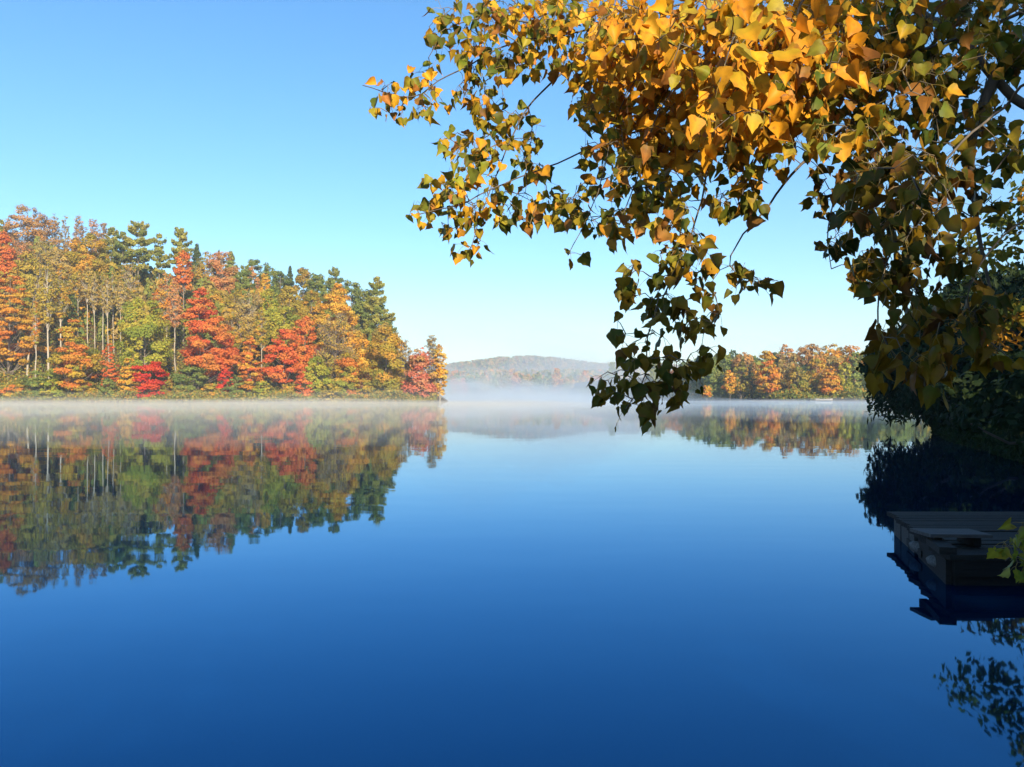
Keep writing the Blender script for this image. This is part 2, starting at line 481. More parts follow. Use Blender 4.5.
        for q in range(int(150 * dens)):
            a = rng.uniform(0, 6.283); rr = W / 2 * rng.uniform(.15, 1) ** .5
            zt = H * (1 - .62 * (rr / (W / 2)) ** 1.8) * rng.uniform(.86, 1.0)
            top = np.array([tl[-1, 0] * zt / H + rr * math.cos(a), tl[-1, 1] + rr * math.sin(a), zt])
            if q % 4 == 0:
                h0 = H * rng.uniform(.35, .7)
                limb(tk, np.array([np.interp(h0, tl[:, 2], tl[:, 0]), np.interp(h0, tl[:, 2], tl[:, 1]), h0]), top, H * .008, .015, bark, rng, -.15)
            lowest = (-loc[2] + rng.uniform(.12, .5)) if rng.random() < .92 else zt * rng.uniform(.25, .7)
            for _ in range(3):
                o = rng.normal(size=2) * .25; b0 = lowest + rng.uniform(0, .7)
                zz = np.arange(b0, zt + .2, .055); n = len(zz)
                if n < 3: continue
                C2.append(np.stack([top[0] + o[0] + rng.normal(size=n) * .07, top[1] + o[1] + rng.normal(size=n) * .07, zz], 1))
                N2.append(rng.normal(size=(n, 3)) + np.array([math.cos(a), math.sin(a), .4]))
                A2.append(np.array([0, 0, -1.0]) + rng.normal(size=(n, 3)) * .45); S2.append(rng.uniform(.6, 1.3, n) * .12)
                K2.append(jitter(np.repeat(pick(pal, 1, rng), n, 0), rng))
            cen.append(top - np.array([0, 0, .3])); rad.append(rng.uniform(.5, .9))
        cr.cards(np.concatenate(C2), np.concatenate(N2), np.concatenate(S2), np.concatenate(K2), rng, .4, np.concatenate(A2))
        clump_leaves(cr, cen, rad, pick(pal, len(cen), rng), rng, .12, .9)
    if not notrunk: tk.build('trunk' if kind != 'shrub' else 'stems', M_BARK, root)
    cr.build('crown' if kind != 'shrub' else 'foliage', m_crown, root)
    return root


def place(px, top, wpx, d, zf, sink=.15):
    x = (px - CX) / F * d; g = float(zf(x, d)); g = max(g, .05)
    zt = CAM_Z + (HY - top) / F * d
    return (x, d, g - sink), max(1.2, zt - g + sink), wpx / F * d


MIST = True
HAZE = .0004
# ---------------------------------------------------------------- the left shore, tree by tree
# name, px, top, width px, depth, kind, colours, category, label, extras
GL = 'autumn trees on the left hillside'
LEFT = [
 # skyline, along the crest of the hill
 ('pine_tree', 3, 218, 22, 250, 'pine', 'pine', 'pine', 'green pine at the left frame edge, on the hill crest above the red-orange maple', {}),
 ('bare_tree', 28, 205, 50, 247, 'thin', 'rust', 'bare tree', 'tallest half-bare tree on the hill crest, wide domed crown of rusty twigs', dict(dens=1.5, bark=GREY)),
 ('bare_tree', 54, 212, 14, 252, 'bare', 'tan', 'bare tree', 'thin grey leafless tree just right of the wide rusty dome on the crest', {}),
 ('bare_tree', 66, 215, 12, 252, 'bare', 'tan', 'bare tree', 'narrow grey bare tree, second of two thin spires on the hill crest', {}),
 ('bare_tree', 78, 215, 17, 250, 'bare', 'rust', 'bare tree', 'small rusty half-bare tree on the crest above the big golden-olive crown', dict(dens=3.2)),
 ('bare_tree', 91, 218, 18, 250, 'bare', 'salmon', 'bare tree', 'pinkish half-bare tree on the crest between a rusty one and the first pines', dict(dens=3.2)),
 ('bare_tree', 103, 222, 18, 248, 'bare', 'rust', 'bare tree', 'low rust-coloured half-bare tree on the crest touching the left side of the pines', dict(dens=3.2)),
 ('pine_tree', 112, 226, 30, 243, 'pine', 'pine', 'pine', 'shaggy olive-green pine at the left end of the pine group on the hill', {}),
 ('pine_tree', 122, 230, 30, 238, 'pine', 'green', 'pine', 'dark green pine half hidden behind the left side of the tallest pine', {}),
 ('pine_tree', 138, 221, 46, 231, 'pine', 'pine', 'pine', 'tallest green pine on the hill, with layered boughs and a bare straight trunk', dict(base=.5)),
 ('pine_tree', 159, 232, 26, 234, 'pine', 'pine', 'pine', 'slim pointed pine just right of the tallest pine, with a long pale trunk', dict(base=.5)),
 ('pine_tree', 180, 226, 32, 239, 'pine', 'pine', 'pine', 'yellow-green pine with open tufted top, rightmost of the pine group', dict(base=.42, skew=.1)),
 ('spruce_tree', 197, 240, 22, 246, 'spruce', 'dark', 'spruce', 'small dark spruce on the skyline right of the tufted pine', {}),
 ('leafy_tree', 206, 251, 28, 238, 'thin', 'olive', 'tree', 'dull olive tree with thin crown between the red-orange top and the salmon tree', {}),
 ('spruce_tree', 219, 247, 11, 252, 'spruce', 'dark', 'spruce', 'thin dark spruce tip poking up behind the salmon tree', {}),
 ('salmon_tree', 223, 252, 36, 239, 'thin', 'salmon', 'tree', 'broad salmon-coloured tree high on the hill below two spruce tips', dict(dens=1.7)),
 ('spruce_tree', 231, 247, 26, 250, 'spruce', 'green', 'spruce', 'green spruce on the skyline behind the right shoulder of the salmon tree', {}),
 ('salmon_tree', 252, 265, 15, 243, 'thin', 'salmon', 'tree', 'small salmon crown peeping out behind the round green pine', dict(dens=1.7)),
 ('pine_tree', 244, 262, 28, 234, 'pine', 'green', 'pine', 'rounded bluish-green pine right of the salmon tree and left of the narrow golden tree', dict(base=.2)),
 ('leafy_tree', 254, 258, 24, 250, 'broad', 'green', 'tree', 'round green crown on the skyline above the narrow golden tree', {}),
 ('leafy_tree', 269, 262, 26, 248, 'broad', 'green', 'tree', 'wide dark green crown on the skyline, sloping down from the round one', {}),
 ('golden_tree', 265, 272, 16, 230, 'broad', 'gold', 'tree', 'narrow golden-orange tree glowing among greens halfway along the hill', dict(base=.1)),
 ('leafy_tree', 281, 268, 24, 246, 'broad', 'green', 'tree', 'rounded green crown on the skyline just right of the wide dark green one', {}),
 ('spruce_tree', 290, 262, 16, 247, 'spruce', 'dark', 'spruce', 'pointed dark spruce, the tallest spire right of the wide green crowns', {}),
 ('leafy_tree', 304, 267, 26, 244, 'broad', 'olive', 'tree', 'olive-green rounded crown right of the pointed dark spruce', dict()),
 ('leafy_tree', 320, 272, 26, 240, 'broad', 'green', 'tree', 'deep green rounded crown up and left of the bright gold maple', {}),
 ('pine_tree', 334, 265, 32, 238, 'pine', 'green', 'pine', 'flat-topped green pine directly behind the bright gold maple', dict(base=.3)),
 ('leafy_tree', 352, 278, 30, 234, 'broad', 'green', 'tree', 'full green crown behind the right shoulder of the bright gold maple', {}),
 ('leafy_tree', 364, 288, 28, 224, 'broad', 'green', 'tree', 'dark green full crown touching the left side of the swept pine', {}),
 ('pine_tree', 376, 274, 42, 222, 'pine', 'pine', 'pine', 'open pine with long boughs swept right, last tall tree before the point', dict(base=.25, skew=.28, dens=1.0)),
 ('leafy_tree', 379, 304, 24, 222, 'broad', 'green', 'tree', 'short green tree under the boughs of the swept pine', {}),
 # middle of the slope
 ('maple_tree', 0, 228, 34, 225, 'maple', 'redorange', 'maple', 'red-orange maple at the left frame edge, above the big orange one', {}),
 ('bare_tree', 20, 240, 26, 230, 'bare', 'salmon', 'bare tree', 'pinkish-brown half-bare tree right of the red-orange maple', dict(dens=3.2)),
 ('leafy_tree', 27, 252, 26, 220, 'broad', 'yellow', 'tree', 'pale yellow-green crown high between the red-orange maple and leaning birch', {}),
 ('leafy_tree', 46, 240, 30, 228, 'thin', 'brown', 'tree', 'brown thin-leaved tree above the leaning birch', dict(dens=1.5)),
 ('leafy_tree', 62, 250, 26, 224, 'thin', 'tan', 'tree', 'tan thin-leaved tree left of the big golden-olive crown', dict(dens=1.5)),
 ('leafy_tree', 87, 231, 44, 228, 'broad', 'olivegold', 'tree', 'big golden-olive crown left of the pines, broad and rounded', {}),
 ('birch_tree', 40, 256, 20, 199, 'birch', 'yellow', 'birch', 'white-stemmed birch leaning right, leftmost of the pale trunks', dict(lean=.14)),
 ('birch_tree', 50, 258, 20, 195, 'birch', 'yellow', 'birch', 'straight bright white birch trunk, tallest pale stem on the slope', {}),
 ('birch_tree', 62, 262, 20, 200, 'birch', 'olivegold', 'birch', 'thin pale birch right of the bright straight white trunk', {}),
 ('birch_tree', 36, 300, 10, 193, 'birch', 'mixed', 'birch', 'short thin birch sapling between the leaning birch and the white trunk', {}),
 ('slender_tree', 78, 268, 20, 214, 'pole', 'olivegold', 'tree', 'slender pole tree below the left side of the golden-olive crown', {}),
 ('slender_tree', 88, 262, 18, 212, 'pole', 'brown', 'tree', 'slender pale pole below the middle of the golden-olive crown', {}),
 ('slender_tree', 95, 272, 14, 210, 'pole', 'tan', 'tree', 'thin pale pole, first of the close row below the pines', {}),
 ('slender_tree', 103, 268, 15, 211, 'pole', 'olive', 'tree', 'straight pale pole with greenish top in the close row below the pines', {}),
 ('slender_tree', 109, 276, 12, 208, 'pole', 'tan', 'tree', 'whitish pole in the middle of the close row, above the small red shrub', {}),
 ('slender_tree', 114, 270, 14, 212, 'pole', 'brown', 'tree', 'pale pole with brownish top, left of the round yellow-green tree', {}),
 ('slender_tree', 121, 278, 12, 210, 'pole', 'tan', 'tree', 'last pale pole of the close row, touching the round yellow-green tree', {}),
 ('leafy_tree', 130, 262, 22, 222, 'thin', 'olive', 'tree', 'dim olive tree under the boughs of the tallest pine', {}),
 ('orange_tree', 166, 270, 24, 214, 'thin', 'orange', 'tree', 'small orange tree below the tufted pine, thin crown on a pale stem', dict(dens=1.4)),
 ('maple_tree', 183, 250, 20, 216, 'broad', 'redorange', 'maple', 'bright red-orange round crown above the largest red maple', dict(base=.6)),
 ('birch_tree', 176, 278, 18, 203, 'birch', 'salmon', 'birch', 'pale stem with salmon leaves left of the largest red maple', {}),
 ('leafy_tree', 216, 288, 26, 222, 'broad', 'olivegold', 'tree', 'olive-gold crown right of the top of the largest red maple', {}),
 ('leafy_tree', 234, 290, 22, 219, 'broad', 'yellow', 'tree', 'mustard crown below the rounded bluish-green pine', {}),
 ('leafy_tree', 250, 292, 30, 214, 'thin', 'tan', 'tree', 'tan thin tree with upright stems below the narrow golden tree', dict(dens=1.6)),
 ('leafy_tree', 270, 289, 26, 217, 'broad', 'yellowgreen', 'tree', 'yellow-green crown under the narrow golden tree', {}),
 ('leafy_tree', 290, 285, 28, 222, 'broad', 'yellow', 'tree', 'pale mustard crown below the pointed dark spruce', {}),
 ('leafy_tree', 284, 306, 34, 208, 'broad', 'yellowgreen', 'tree', 'broad green-yellow tree above the second red maple', {}),
 ('leafy_tree', 312, 290, 28, 222, 'broad', 'olivegold', 'tree', 'olive-gold crown left of the bright gold maple', {}),
 ('leafy_tree', 232, 312, 26, 206, 'thin', 'olivegold', 'tree', 'thin olive-gold tree filling the gap right of the largest red maple', dict(dens=1.6)),
 ('birch_tree', 262, 306, 18, 200, 'birch', 'olivegold', 'birch', 'pale birch stem rising behind the small orange maple', {}),
 ('maple_tree', 336, 282, 54, 206, 'maple', 'gold', 'maple', 'bright golden-orange maple with pointed top, brightest tree near the point', dict(skew=.05)),
 ('leafy_tree', 383, 320, 26, 203, 'broad', 'brown', 'tree', 'brownish-orange crown under the swept pine', {}),
 # along the water
 ('maple_tree', 8, 266, 66, 198, 'maple', 'orange', 'maple', 'big orange maple at the left frame edge, layered branches down to the water', dict(flat=.34)),
 ('leafy_tree', 74, 316, 54, 189, 'maple', 'mixed', 'tree', 'broad orange and green tree at the waterline below the white birches', dict(flat=.38, base=.12)),
 ('leafy_tree', 144, 297, 54, 192, 'broad', 'yellowgreen', 'tree', 'round yellow-green tree with dense crown below the tallest pine', dict(base=.2)),
 ('maple_tree', 199, 285, 58, 192, 'maple', 'red', 'maple', 'largest red maple, scarlet crown with pointed top and wide right side', dict(skew=.22, pal2='redorange', flat=.45, base=.16, dens=1.2)),
 ('maple_tree', 250, 335, 28, 189, 'maple', 'orange', 'maple', 'small orange maple between the two scarlet ones at the waterline', dict(pal2='redorange', flat=.36)),
 ('maple_tree', 284, 327, 40, 190, 'maple', 'red', 'maple', 'second red maple, smaller scarlet crown over forked pale trunk', dict(flat=.38, base=.22)),
 ('maple_tree', 304, 316, 28, 196, 'broad', 'redorange', 'maple', 'salmon-red crown joined to the right of the second red maple', {}),
 ('bare_tree', 334, 311, 50, 193, 'bare', 'brown', 'bare tree', 'grey-brown half-bare tree with domed twigs below the gold maple', dict(dens=2.0)),
 ('golden_tree', 362, 338, 24, 195, 'broad', 'gold', 'tree', 'small bright gold crown lower right of the gold maple', {}),
 ('leafy_tree', 386, 327, 44, 190, 'broad', 'olivegold', 'tree', 'dense olive-gold tree at the waterline below the swept pine', dict(base=.04)),
 ('leafy_tree', 348, 352, 34, 189, 'maple', 'mixed', 'tree', 'low orange-olive tree at the waterline under the half-bare dome', dict(base=.05)),
 ('leafy_tree', 318, 356, 30, 189, 'broad', 'yellowgreen', 'tree', 'low yellow-green tree at the waterline left of the orange-olive one', dict(base=.05)),
 ('bare_tree', 405, 340, 18, 190, 'bare', 'tan', 'bare tree', 'thin bare tree between the olive-gold tree and the pink one', {}),
 ('bare_tree', 433, 334, 22, 189, 'bare', 'tan', 'bare tree', 'wispy bare tree standing above the pink tree on the point', {}),
 ('pink_tree', 420, 345, 38, 187, 'maple', 'pink', 'tree', 'coral pink tree leaning over the water near the end of the point', dict(dens=.75, base=.08)),
 ('golden_tree', 440, 342, 18, 188, 'birch', 'gold', 'tree', 'last tree on the point, narrow gold crown over pale stem', dict(base=.12, dens=1.4)),
]
SHRUBS = [
 (110, 342, 17, 190.5, 'red', 'small red shrub between the orange-green tree and the yellow-green tree'),
 (151, 360, 42, 187.2, 'crimson', 'crimson shrub in front of the yellow-green tree, brightest at the waterline'),
 (130, 357, 22, 187.6, 'gold', 'small gold shrub touching the left of the crimson shrub'),
 (190, 362, 40, 187.4, 'green', 'green shrub at the foot of the largest red maple'),
 (236, 376, 26, 187.2, 'green', 'low green shrub between the largest red maple and small orange maple'),
 (225, 368, 20, 188.4, 'crimson', 'low crimson shrub under the right side of the largest red maple'),
 (306, 368, 22, 187.4, 'red', 'low red shrub right of the forked pale trunk'),
 (38, 370, 34, 188.0, 'green', 'dark green shrub below the leaning birch'),
 (54, 378, 30, 187.2, 'yellowgreen', 'yellow-green shrub below the straight white birch'),
 (14, 382, 34, 187.0, 'mixed', 'orange-green shrub at the left frame edge below the big orange maple'),
 (108, 378, 22, 187.2, 'green', 'green shrub right of the broad orange and green tree'),
 (172, 378, 24, 186.9, 'olive', 'olive shrub right of the crimson shrub'),
 (212, 383, 24, 186.9, 'olivegold', 'low olive-gold shrub right below the largest red maple'),
 (262, 380, 20, 187.0, 'yellowgreen', 'yellow-green shrub at the foot of the small orange maple'),
 (288, 384, 22, 186.9, 'olivegold', 'low golden shrub at the foot of the second red maple'),
 (332, 382, 22, 187.0, 'yellow', 'mustard shrub in front of the low yellow-green tree'),
 (364, 378, 26, 187.0, 'olivegold', 'golden shrub between the orange-olive tree and the olive-gold tree'),
 (398, 380, 22, 187.0, 'olive', 'olive shrub right of the dense olive-gold tree'),
 (429, 383, 22, 186.6, 'pink', 'low coral shrub at the foot of the pink tree on the point'),
 (84, 384, 24, 187.0, 'olivegold', 'low golden shrub at the foot of the broad orange and green tree'),
]
for i, (nm, px, top, wp, d, kind, pal, cat, lab, ex) in enumerate(LEFT):
    loc, H, W = place(px, top, wp, d, hill_z)
    if kind in ('broad', 'maple', 'thin'): W *= 1.14
    if kind in ('birch',) and 'lean' in ex: loc = (loc[0] - ex['lean'] * H * .75, loc[1], loc[2])
    make_tree(nm, loc, H, W, kind, pal, lab, cat, GL, 100 + i, **ex)
for i, (px, top, wp, d, pal, lab) in enumerate(SHRUBS):
    loc, H, W = place(px, top, wp, d, hill_z)
    make_tree('shrub', loc, H, W, 'shrub', pal, lab, 'shrub', 'shrubs along the left waterline', 300 + i, ls=.25, flat=.36, dens=.8)

# the leaf cover under the trees, nobody could count it
rng = np.random.default_rng(9)
b = MB()
n = 90000
y = 186 + 70 * rng.random(n) ** 1.7; x = (rng.uniform(-40, 438, n) - CX) / F * y; y = y - 186 + shore_left(x) + .1
z = hill_z(x, y); ok = z > -.02; x, y, z = x[ok], y[ok], z[ok]; n = len(x)
hgt = (.5 + .5 * np.sin(x * .55) * np.sin(y * .5 + 1)) * 2.4 + .25
pick_c = np.where(rng.random((n, 1)) < .45, pick('green', n, rng), np.where(rng.random((n, 1)) < .5, pick('olive', n, rng), pick('brown', n, rng)))
b.cards(np.stack([x, y, z + rng.random(n) * hgt], 1), rng.normal(size=(n, 3)) + np.array([0, -.3, .5]), rng.uniform(.15, .36, n), jitter(pick_c, rng), rng)
tag(b.build('undergrowth', M_CROWN), kind='stuff')

# a leaning dead trunk on the point, and pale rocks along the shore
p0 = P(404, 401, 186.2); p1 = P(421, 385, 187.5)
b = MB(); b.tube([p0, p0 * .55 + p1 * .45 + [0, 0, -.15], p1], [.20, .16, .08], (.42, .34, .25), 6)
tag(b.build('fallen_trunk', M_BARK, None, p0), 'bare fallen trunk slanting up from the water on the point', 'fallen trunk')

# ---------------------------------------------------------------- the right far shore
GR = 'autumn trees on the far right shore'
RIGHT = [
 ('maple_tree', 767, 350, 30, 230, 'maple', 'orange', 'maple', 'largest orange maple on the far right shore, broad layered crown', dict(pal2='orange', base=.14, flat=.4)),
 ('maple_tree', 743, 351, 26, 243, 'broad', 'rust', 'maple', 'reddish crown behind and left of the largest orange maple on the far shore', {}),
 ('maple_tree', 730, 370, 16, 228, 'maple', 'orange', 'maple', 'small orange maple on pale stems, left of the largest far orange maple', dict(base=.3)),
 ('maple_tree', 707, 385, 10, 229, 'broad', 'orange', 'tree', 'tiny orange tree at the misty waterline, leftmost of the clear far shore', dict(base=.3)),
 ('pine_tree', 726, 352, 26, 246, 'pine', 'green', 'pine', 'green pine on the far shore behind the small orange maple', dict(base=.1)),
 ('pine_tree', 712, 356, 26, 246, 'pine', 'green', 'pine', 'bushy dark pine at the left end of the far right shore', dict(base=.1)),
 ('leafy_tree', 741, 362, 20, 236, 'broad', 'olive', 'tree', 'olive tree between the small and the largest orange maples on the far shore', {}),
 ('pine_tree', 750, 366, 18, 240, 'spruce', 'dark', 'spruce', 'dark spruce in the gap left of the largest far orange maple', {}),
 ('leafy_tree', 786, 344, 18, 242, 'thin', 'salmon', 'tree', 'tall salmon-topped tree right of the largest far orange maple', dict(dens=1.8)),
 ('leafy_tree', 789, 352, 24, 234, 'broad', 'tan', 'tree', 'broad tan tree in the middle of the far right shore', dict(base=.06)),
 ('leafy_tree', 796, 366, 22, 229, 'broad', 'olive', 'tree', 'olive-green tree at the waterline below the broad tan tree', dict(base=.03)),
 ('pine_tree', 778, 352, 16, 246, 'pine', 'dark', 'pine', 'dark pine behind the right side of the largest far orange maple', dict(base=.1)),
 ('maple_tree', 810, 344, 26, 244, 'broad', 'rust', 'maple', 'red-orange crown on the far skyline right of the tan tree', dict(base=.4)),
 ('spruce_tree', 804, 362, 16, 238, 'spruce', 'dark', 'spruce', 'dark spruce under the red-orange skyline crown', {}),
 ('leafy_tree', 817, 358, 20, 236, 'broad', 'olivegold', 'tree', 'olive-gold tree left of the pointed orange-red maple on the far shore', {}),
 ('leafy_tree', 833, 343, 28, 242, 'broad', 'orange', 'tree', 'wide orange-brown tree on the far skyline, second from the dark willow', dict(pal2='tan')),
 ('pine_tree', 825, 352, 18, 246, 'spruce', 'green', 'spruce', 'green spruce between two orange skyline crowns', {}),
 ('maple_tree', 831, 365, 24, 229, 'maple', 'orange', 'maple', 'pointed orange-red maple at the far waterline above the pale boat', dict(base=.15, flat=.4)),
 ('leafy_tree', 845, 362, 16, 233, 'broad', 'yellowgreen', 'tree', 'yellow-green tree right of the pointed orange-red maple', {}),
 ('maple_tree', 850, 343, 26, 246, 'broad', 'orange', 'maple', 'orange crown on the far skyline nearest the dark willow', dict(base=.4)),
 ('pine_tree', 855, 350, 26, 238, 'pine', 'green', 'pine', 'dark green pine on the far shore beside the willow', dict(base=.05)),
 ('pine_tree', 868, 348, 26, 240, 'pine', 'dark', 'pine', 'dark pine on the far shore partly hidden by the willow', dict(base=.05)),
 ('pine_tree', 842, 372, 14, 236, 'spruce', 'dark', 'spruce', 'short dark spruce right of the pointed orange-red maple', {}),
 ('spruce_tree', 700, 358, 18, 262, 'spruce', 'green', 'spruce', 'green spruce on the far shore just right of the hanging poplar leaves', {}),
 ('leafy_tree', 692, 364, 20, 268, 'broad', 'olive', 'tree', 'olive tree on the far shore behind the hanging poplar leaves', {}),
 ('maple_tree', 674, 368, 22, 285, 'broad', 'salmon', 'tree', 'salmon tree on the far shore glimpsed through the hanging poplar leaves', {}),
 ('pine_tree', 655, 362, 24, 310, 'pine', 'green', 'pine', 'green pine on the far shore seen through gaps in the hanging poplar', dict(base=.1)),
 ('pine_tree', 612, 362, 14, 470, 'pine', 'green', 'pine', 'tall hazy pine beside the left edge of the hanging poplar leaves', dict(base=.15)),
]
for i, (nm, px, top, wp, d, kind, pal, cat, lab, ex) in enumerate(RIGHT):
    loc, H, W = place(px, top, wp * 1.18, d, far_z)
    make_tree(nm, loc, H, W, kind, pal, lab, cat, GR, 500 + i, ls=.38, **ex)
b = MB(); n = 40000
x = rng.uniform(36, 150, n); y = np.interp(x, FSX, FSY) + 60 * rng.random(n) ** 1.6 + 1
z = far_z(x, y); hgt = 3.2 * (.4 + .6 * np.sin(x * .4) * np.sin(y * .3)) + .4
pick_c = np.where(rng.random((n, 1)) < .65, pick('green', n, rng), pick('olive', n, rng))
b.cards(np.stack([x, y, z + rng.random(n) * np.abs(hgt)], 1), rng.normal(size=(n, 3)) + np.array([0, -.3, .5]), rng.uniform(.2, .45, n), jitter(pick_c, rng), rng)
tag(b.build('undergrowth', M_CROWN), kind='stuff')

# a small pale boat drawn up at the far waterline
bo = empty('rowing_boat', P(824, 0, 222) * [1, 1, 0] + [0, 0, .0]); tag(bo, 'small pale rowing boat at the far waterline under the orange-red maple', 'boat')
b = MB(); t = np.linspace(-1, 1, 13); hw = .62 * (1 - np.abs(t) ** 2.6) + .03
prof = []
for q, hh in zip(t, hw):
    r = .55 + .16 * q * q
    prof.append([[q * 2.2, -hh, r], [q * 2.2, -hh * .75, .18], [q * 2.2, 0, .02 + .1 * q * q], [q * 2.2, hh * .75, .18], [q * 2.2, hh, r], [q * 2.2, hh * .9, r], [q * 2.2, hh * .6, .24], [q * 2.2, 0, .12 + .1 * q * q], [q * 2.2, -hh * .6, .24], [q * 2.2, -hh * .9, r]])
v = np.array(prof).reshape(-1, 3); m_ = 10
f = [(i * m_ + j, i * m_ + (j + 1) % m_, (i + 1) * m_ + (j + 1) % m_, (i + 1) * m_ + j) for i in range(12) for j in range(m_)]
b.add(v, f, (.42, .37, .32)); b.build('hull', M_WOOD, bo)
for q in (-.9, .5):
    b = MB(); b.box((q, 0, .42), (.28, .95, .04), (.4, .3, .2)); b.build('seat', M_WOOD, bo)

# ---------------------------------------------------------------- the misty middle: trees at the head of the lake, woods, the mountain
MID = [
 (446, 374, 12, 'green', 'hazy green tree on the misty middle shore, first beside the gold tree on the point'),
 (455, 377, 13, 'salmon', 'hazy salmon tree on the misty middle shore, near its left end'),
 (463, 378, 10, 'redorange', 'hazy red-orange tree on the misty middle shore, left of the hill summit'),
 (472, 376, 13, 'green', 'hazy dark green tree below the left slope of the mountain'),
 (483, 375, 14, 'yellow', 'hazy yellow tree below the left slope of the mountain'),
 (494, 378, 13, 'yellowgreen', 'hazy yellow-green tree left of the mountain summit'),
 (505, 374, 14, 'olive', 'hazy olive tree below and left of the mountain summit'),
 (516, 373, 14, 'salmon', 'hazy salmon tree directly below the mountain summit'),
 (527, 375, 14, 'tan', 'hazy tan tree just right below the mountain summit'),
 (538, 371, 12, 'green', 'hazy tall green tree left of the orange tree on the misty shore'),
 (557, 368, 12, 'orange', 'brightest hazy orange tree on the misty middle shore'),
 (549, 377, 12, 'yellowgreen', 'hazy yellow-green tree touching the left of the brightest misty orange tree'),
 (568, 376, 14, 'olive', 'hazy olive tree right of the brightest misty orange tree'),
 (586, 370, 16, 'orange', 'wide hazy orange-gold tree on the right of the misty middle shore'),
 (577, 381, 10, 'gold', 'low hazy gold tree between the two misty orange trees'),
 (597, 375, 10, 'redorange', 'narrow hazy red tree left of the hanging poplar tip'),
 (606, 371, 14, 'green', 'hazy green tree just left of the hanging poplar tip'),
]
for i, (px, top, wp, pal, lab) in enumerate(MID):
    d = 512 + 5 * (i % 4)
    loc, H, W = place(px, top, wp * 1.1, d, mid_z, .3)
    k = 'pine' if pal == 'green' else 'broad'
    make_tree('pine_tree' if k == 'pine' else 'leafy_tree', loc, H, W, k, pal, lab, 'tree', 'hazy trees on the misty middle shore', 700 + i, ls=.62, base=.05)


def woods(name, n, xs, ys, zf, pal, hmin, hmax, ls, k, seed, keep=None):
    rng = np.random.default_rng(seed); b = MB()
    x = rng.uniform(*xs, n); y = rng.uniform(*ys, n); z = zf(x, y)
    ok = z > .3
    if keep is not None: ok &= keep(x, y)
    x, y, z = x[ok], y[ok], z[ok]; n = len(x)
    h = rng.uniform(hmin, hmax, n); wd = h * rng.uniform(.22, .4, n)
    con = rng.random(n) < .35
    c0 = np.array([PAL[p][rng.integers(0, len(PAL[p]))] for p in np.where(con, 'green', np.array(pal)[rng.integers(0, len(pal), n)])])
    u = rng.random((n, k)); a = rng.uniform(0, 6.283, (n, k))
    r = np.where(con[:, None], (1 - u) * .8 + .05, np.sin(np.pi * np.clip(u * .85 + .12, 0, 1)) ** .6) * wd[:, None]
    c = np.stack([x[:, None] + r * np.cos(a), y[:, None] + r * np.sin(a), z[:, None] + u * h[:, None]], -1).reshape(-1, 3)
    nr = np.stack([np.cos(a), np.sin(a), .5 + u * 0], -1).reshape(-1, 3) + rng.normal(size=(n * k, 3)) * .4
    b.cards(c, nr, rng.uniform(.6, 1.3, n * k) * ls, jitter(np.repeat(c0, k, 0), rng), rng)
    tag(b.build(name, M_CROWN), kind='stuff')


woods('woods', 1300, (-120, 240), (532, 900), mid_z, ['olive', 'tan', 'salmon', 'green', 'yellow', 'orange'], 9, 15, 1.5, 60, 21, lambda x, y: np.abs((x / y) * F + CX - 530) < 170)
woods('mountain_forest', 7500, (-330, 560), (1010, 1262), mount_z, ['rust', 'brown', 'tan', 'olive', 'dark'], 3.5, 6.0, 1.7, 26, 22)
woods('woods', 420, (38, 190), (235, 320), lambda x, y: np.where(y > np.interp(x, FSX, FSY) + 24, far_z(x, y), -1), ['olive', 'green', 'dark', 'green'], 6, 10.5, .8, 120, 23)
woods('woods', 700, (-200, -20), (214, 262), hill_z, ['olive', 'tan', 'brown', 'green', 'olivegold'], 6, 11, .6, 170, 24, lambda x, y: hill_z(x, y) > 6)

# ---------------------------------------------------------------- the right bank: dark trees in shade
GB = 'dark trees on the right bank'
def on_bank(x, y): return (x, y, float(bank_z(x, y)) - .1)
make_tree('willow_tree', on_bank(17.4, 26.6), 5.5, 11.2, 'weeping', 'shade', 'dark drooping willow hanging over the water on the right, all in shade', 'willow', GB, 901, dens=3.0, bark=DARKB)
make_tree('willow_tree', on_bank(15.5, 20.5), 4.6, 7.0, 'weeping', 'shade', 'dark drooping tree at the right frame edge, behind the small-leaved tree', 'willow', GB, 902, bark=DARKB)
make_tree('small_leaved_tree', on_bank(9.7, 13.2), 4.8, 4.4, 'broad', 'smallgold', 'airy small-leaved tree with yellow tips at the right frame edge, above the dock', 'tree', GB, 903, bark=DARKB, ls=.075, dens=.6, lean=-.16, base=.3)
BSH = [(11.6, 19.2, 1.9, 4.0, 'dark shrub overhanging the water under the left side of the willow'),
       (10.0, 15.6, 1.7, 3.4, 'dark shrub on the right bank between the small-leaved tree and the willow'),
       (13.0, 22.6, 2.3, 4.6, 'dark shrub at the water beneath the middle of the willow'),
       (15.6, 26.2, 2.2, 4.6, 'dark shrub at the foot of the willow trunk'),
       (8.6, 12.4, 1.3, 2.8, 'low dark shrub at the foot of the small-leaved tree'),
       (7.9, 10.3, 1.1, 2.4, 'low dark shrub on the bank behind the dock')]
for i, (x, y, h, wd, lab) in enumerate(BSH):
    make_tree('shrub', on_bank(x, y), h, wd, 'shrub', 'shade', lab, 'shrub', 'dark shrubs on the right bank', 910 + i, bark=DARKB, ls=.10, dens=.8)
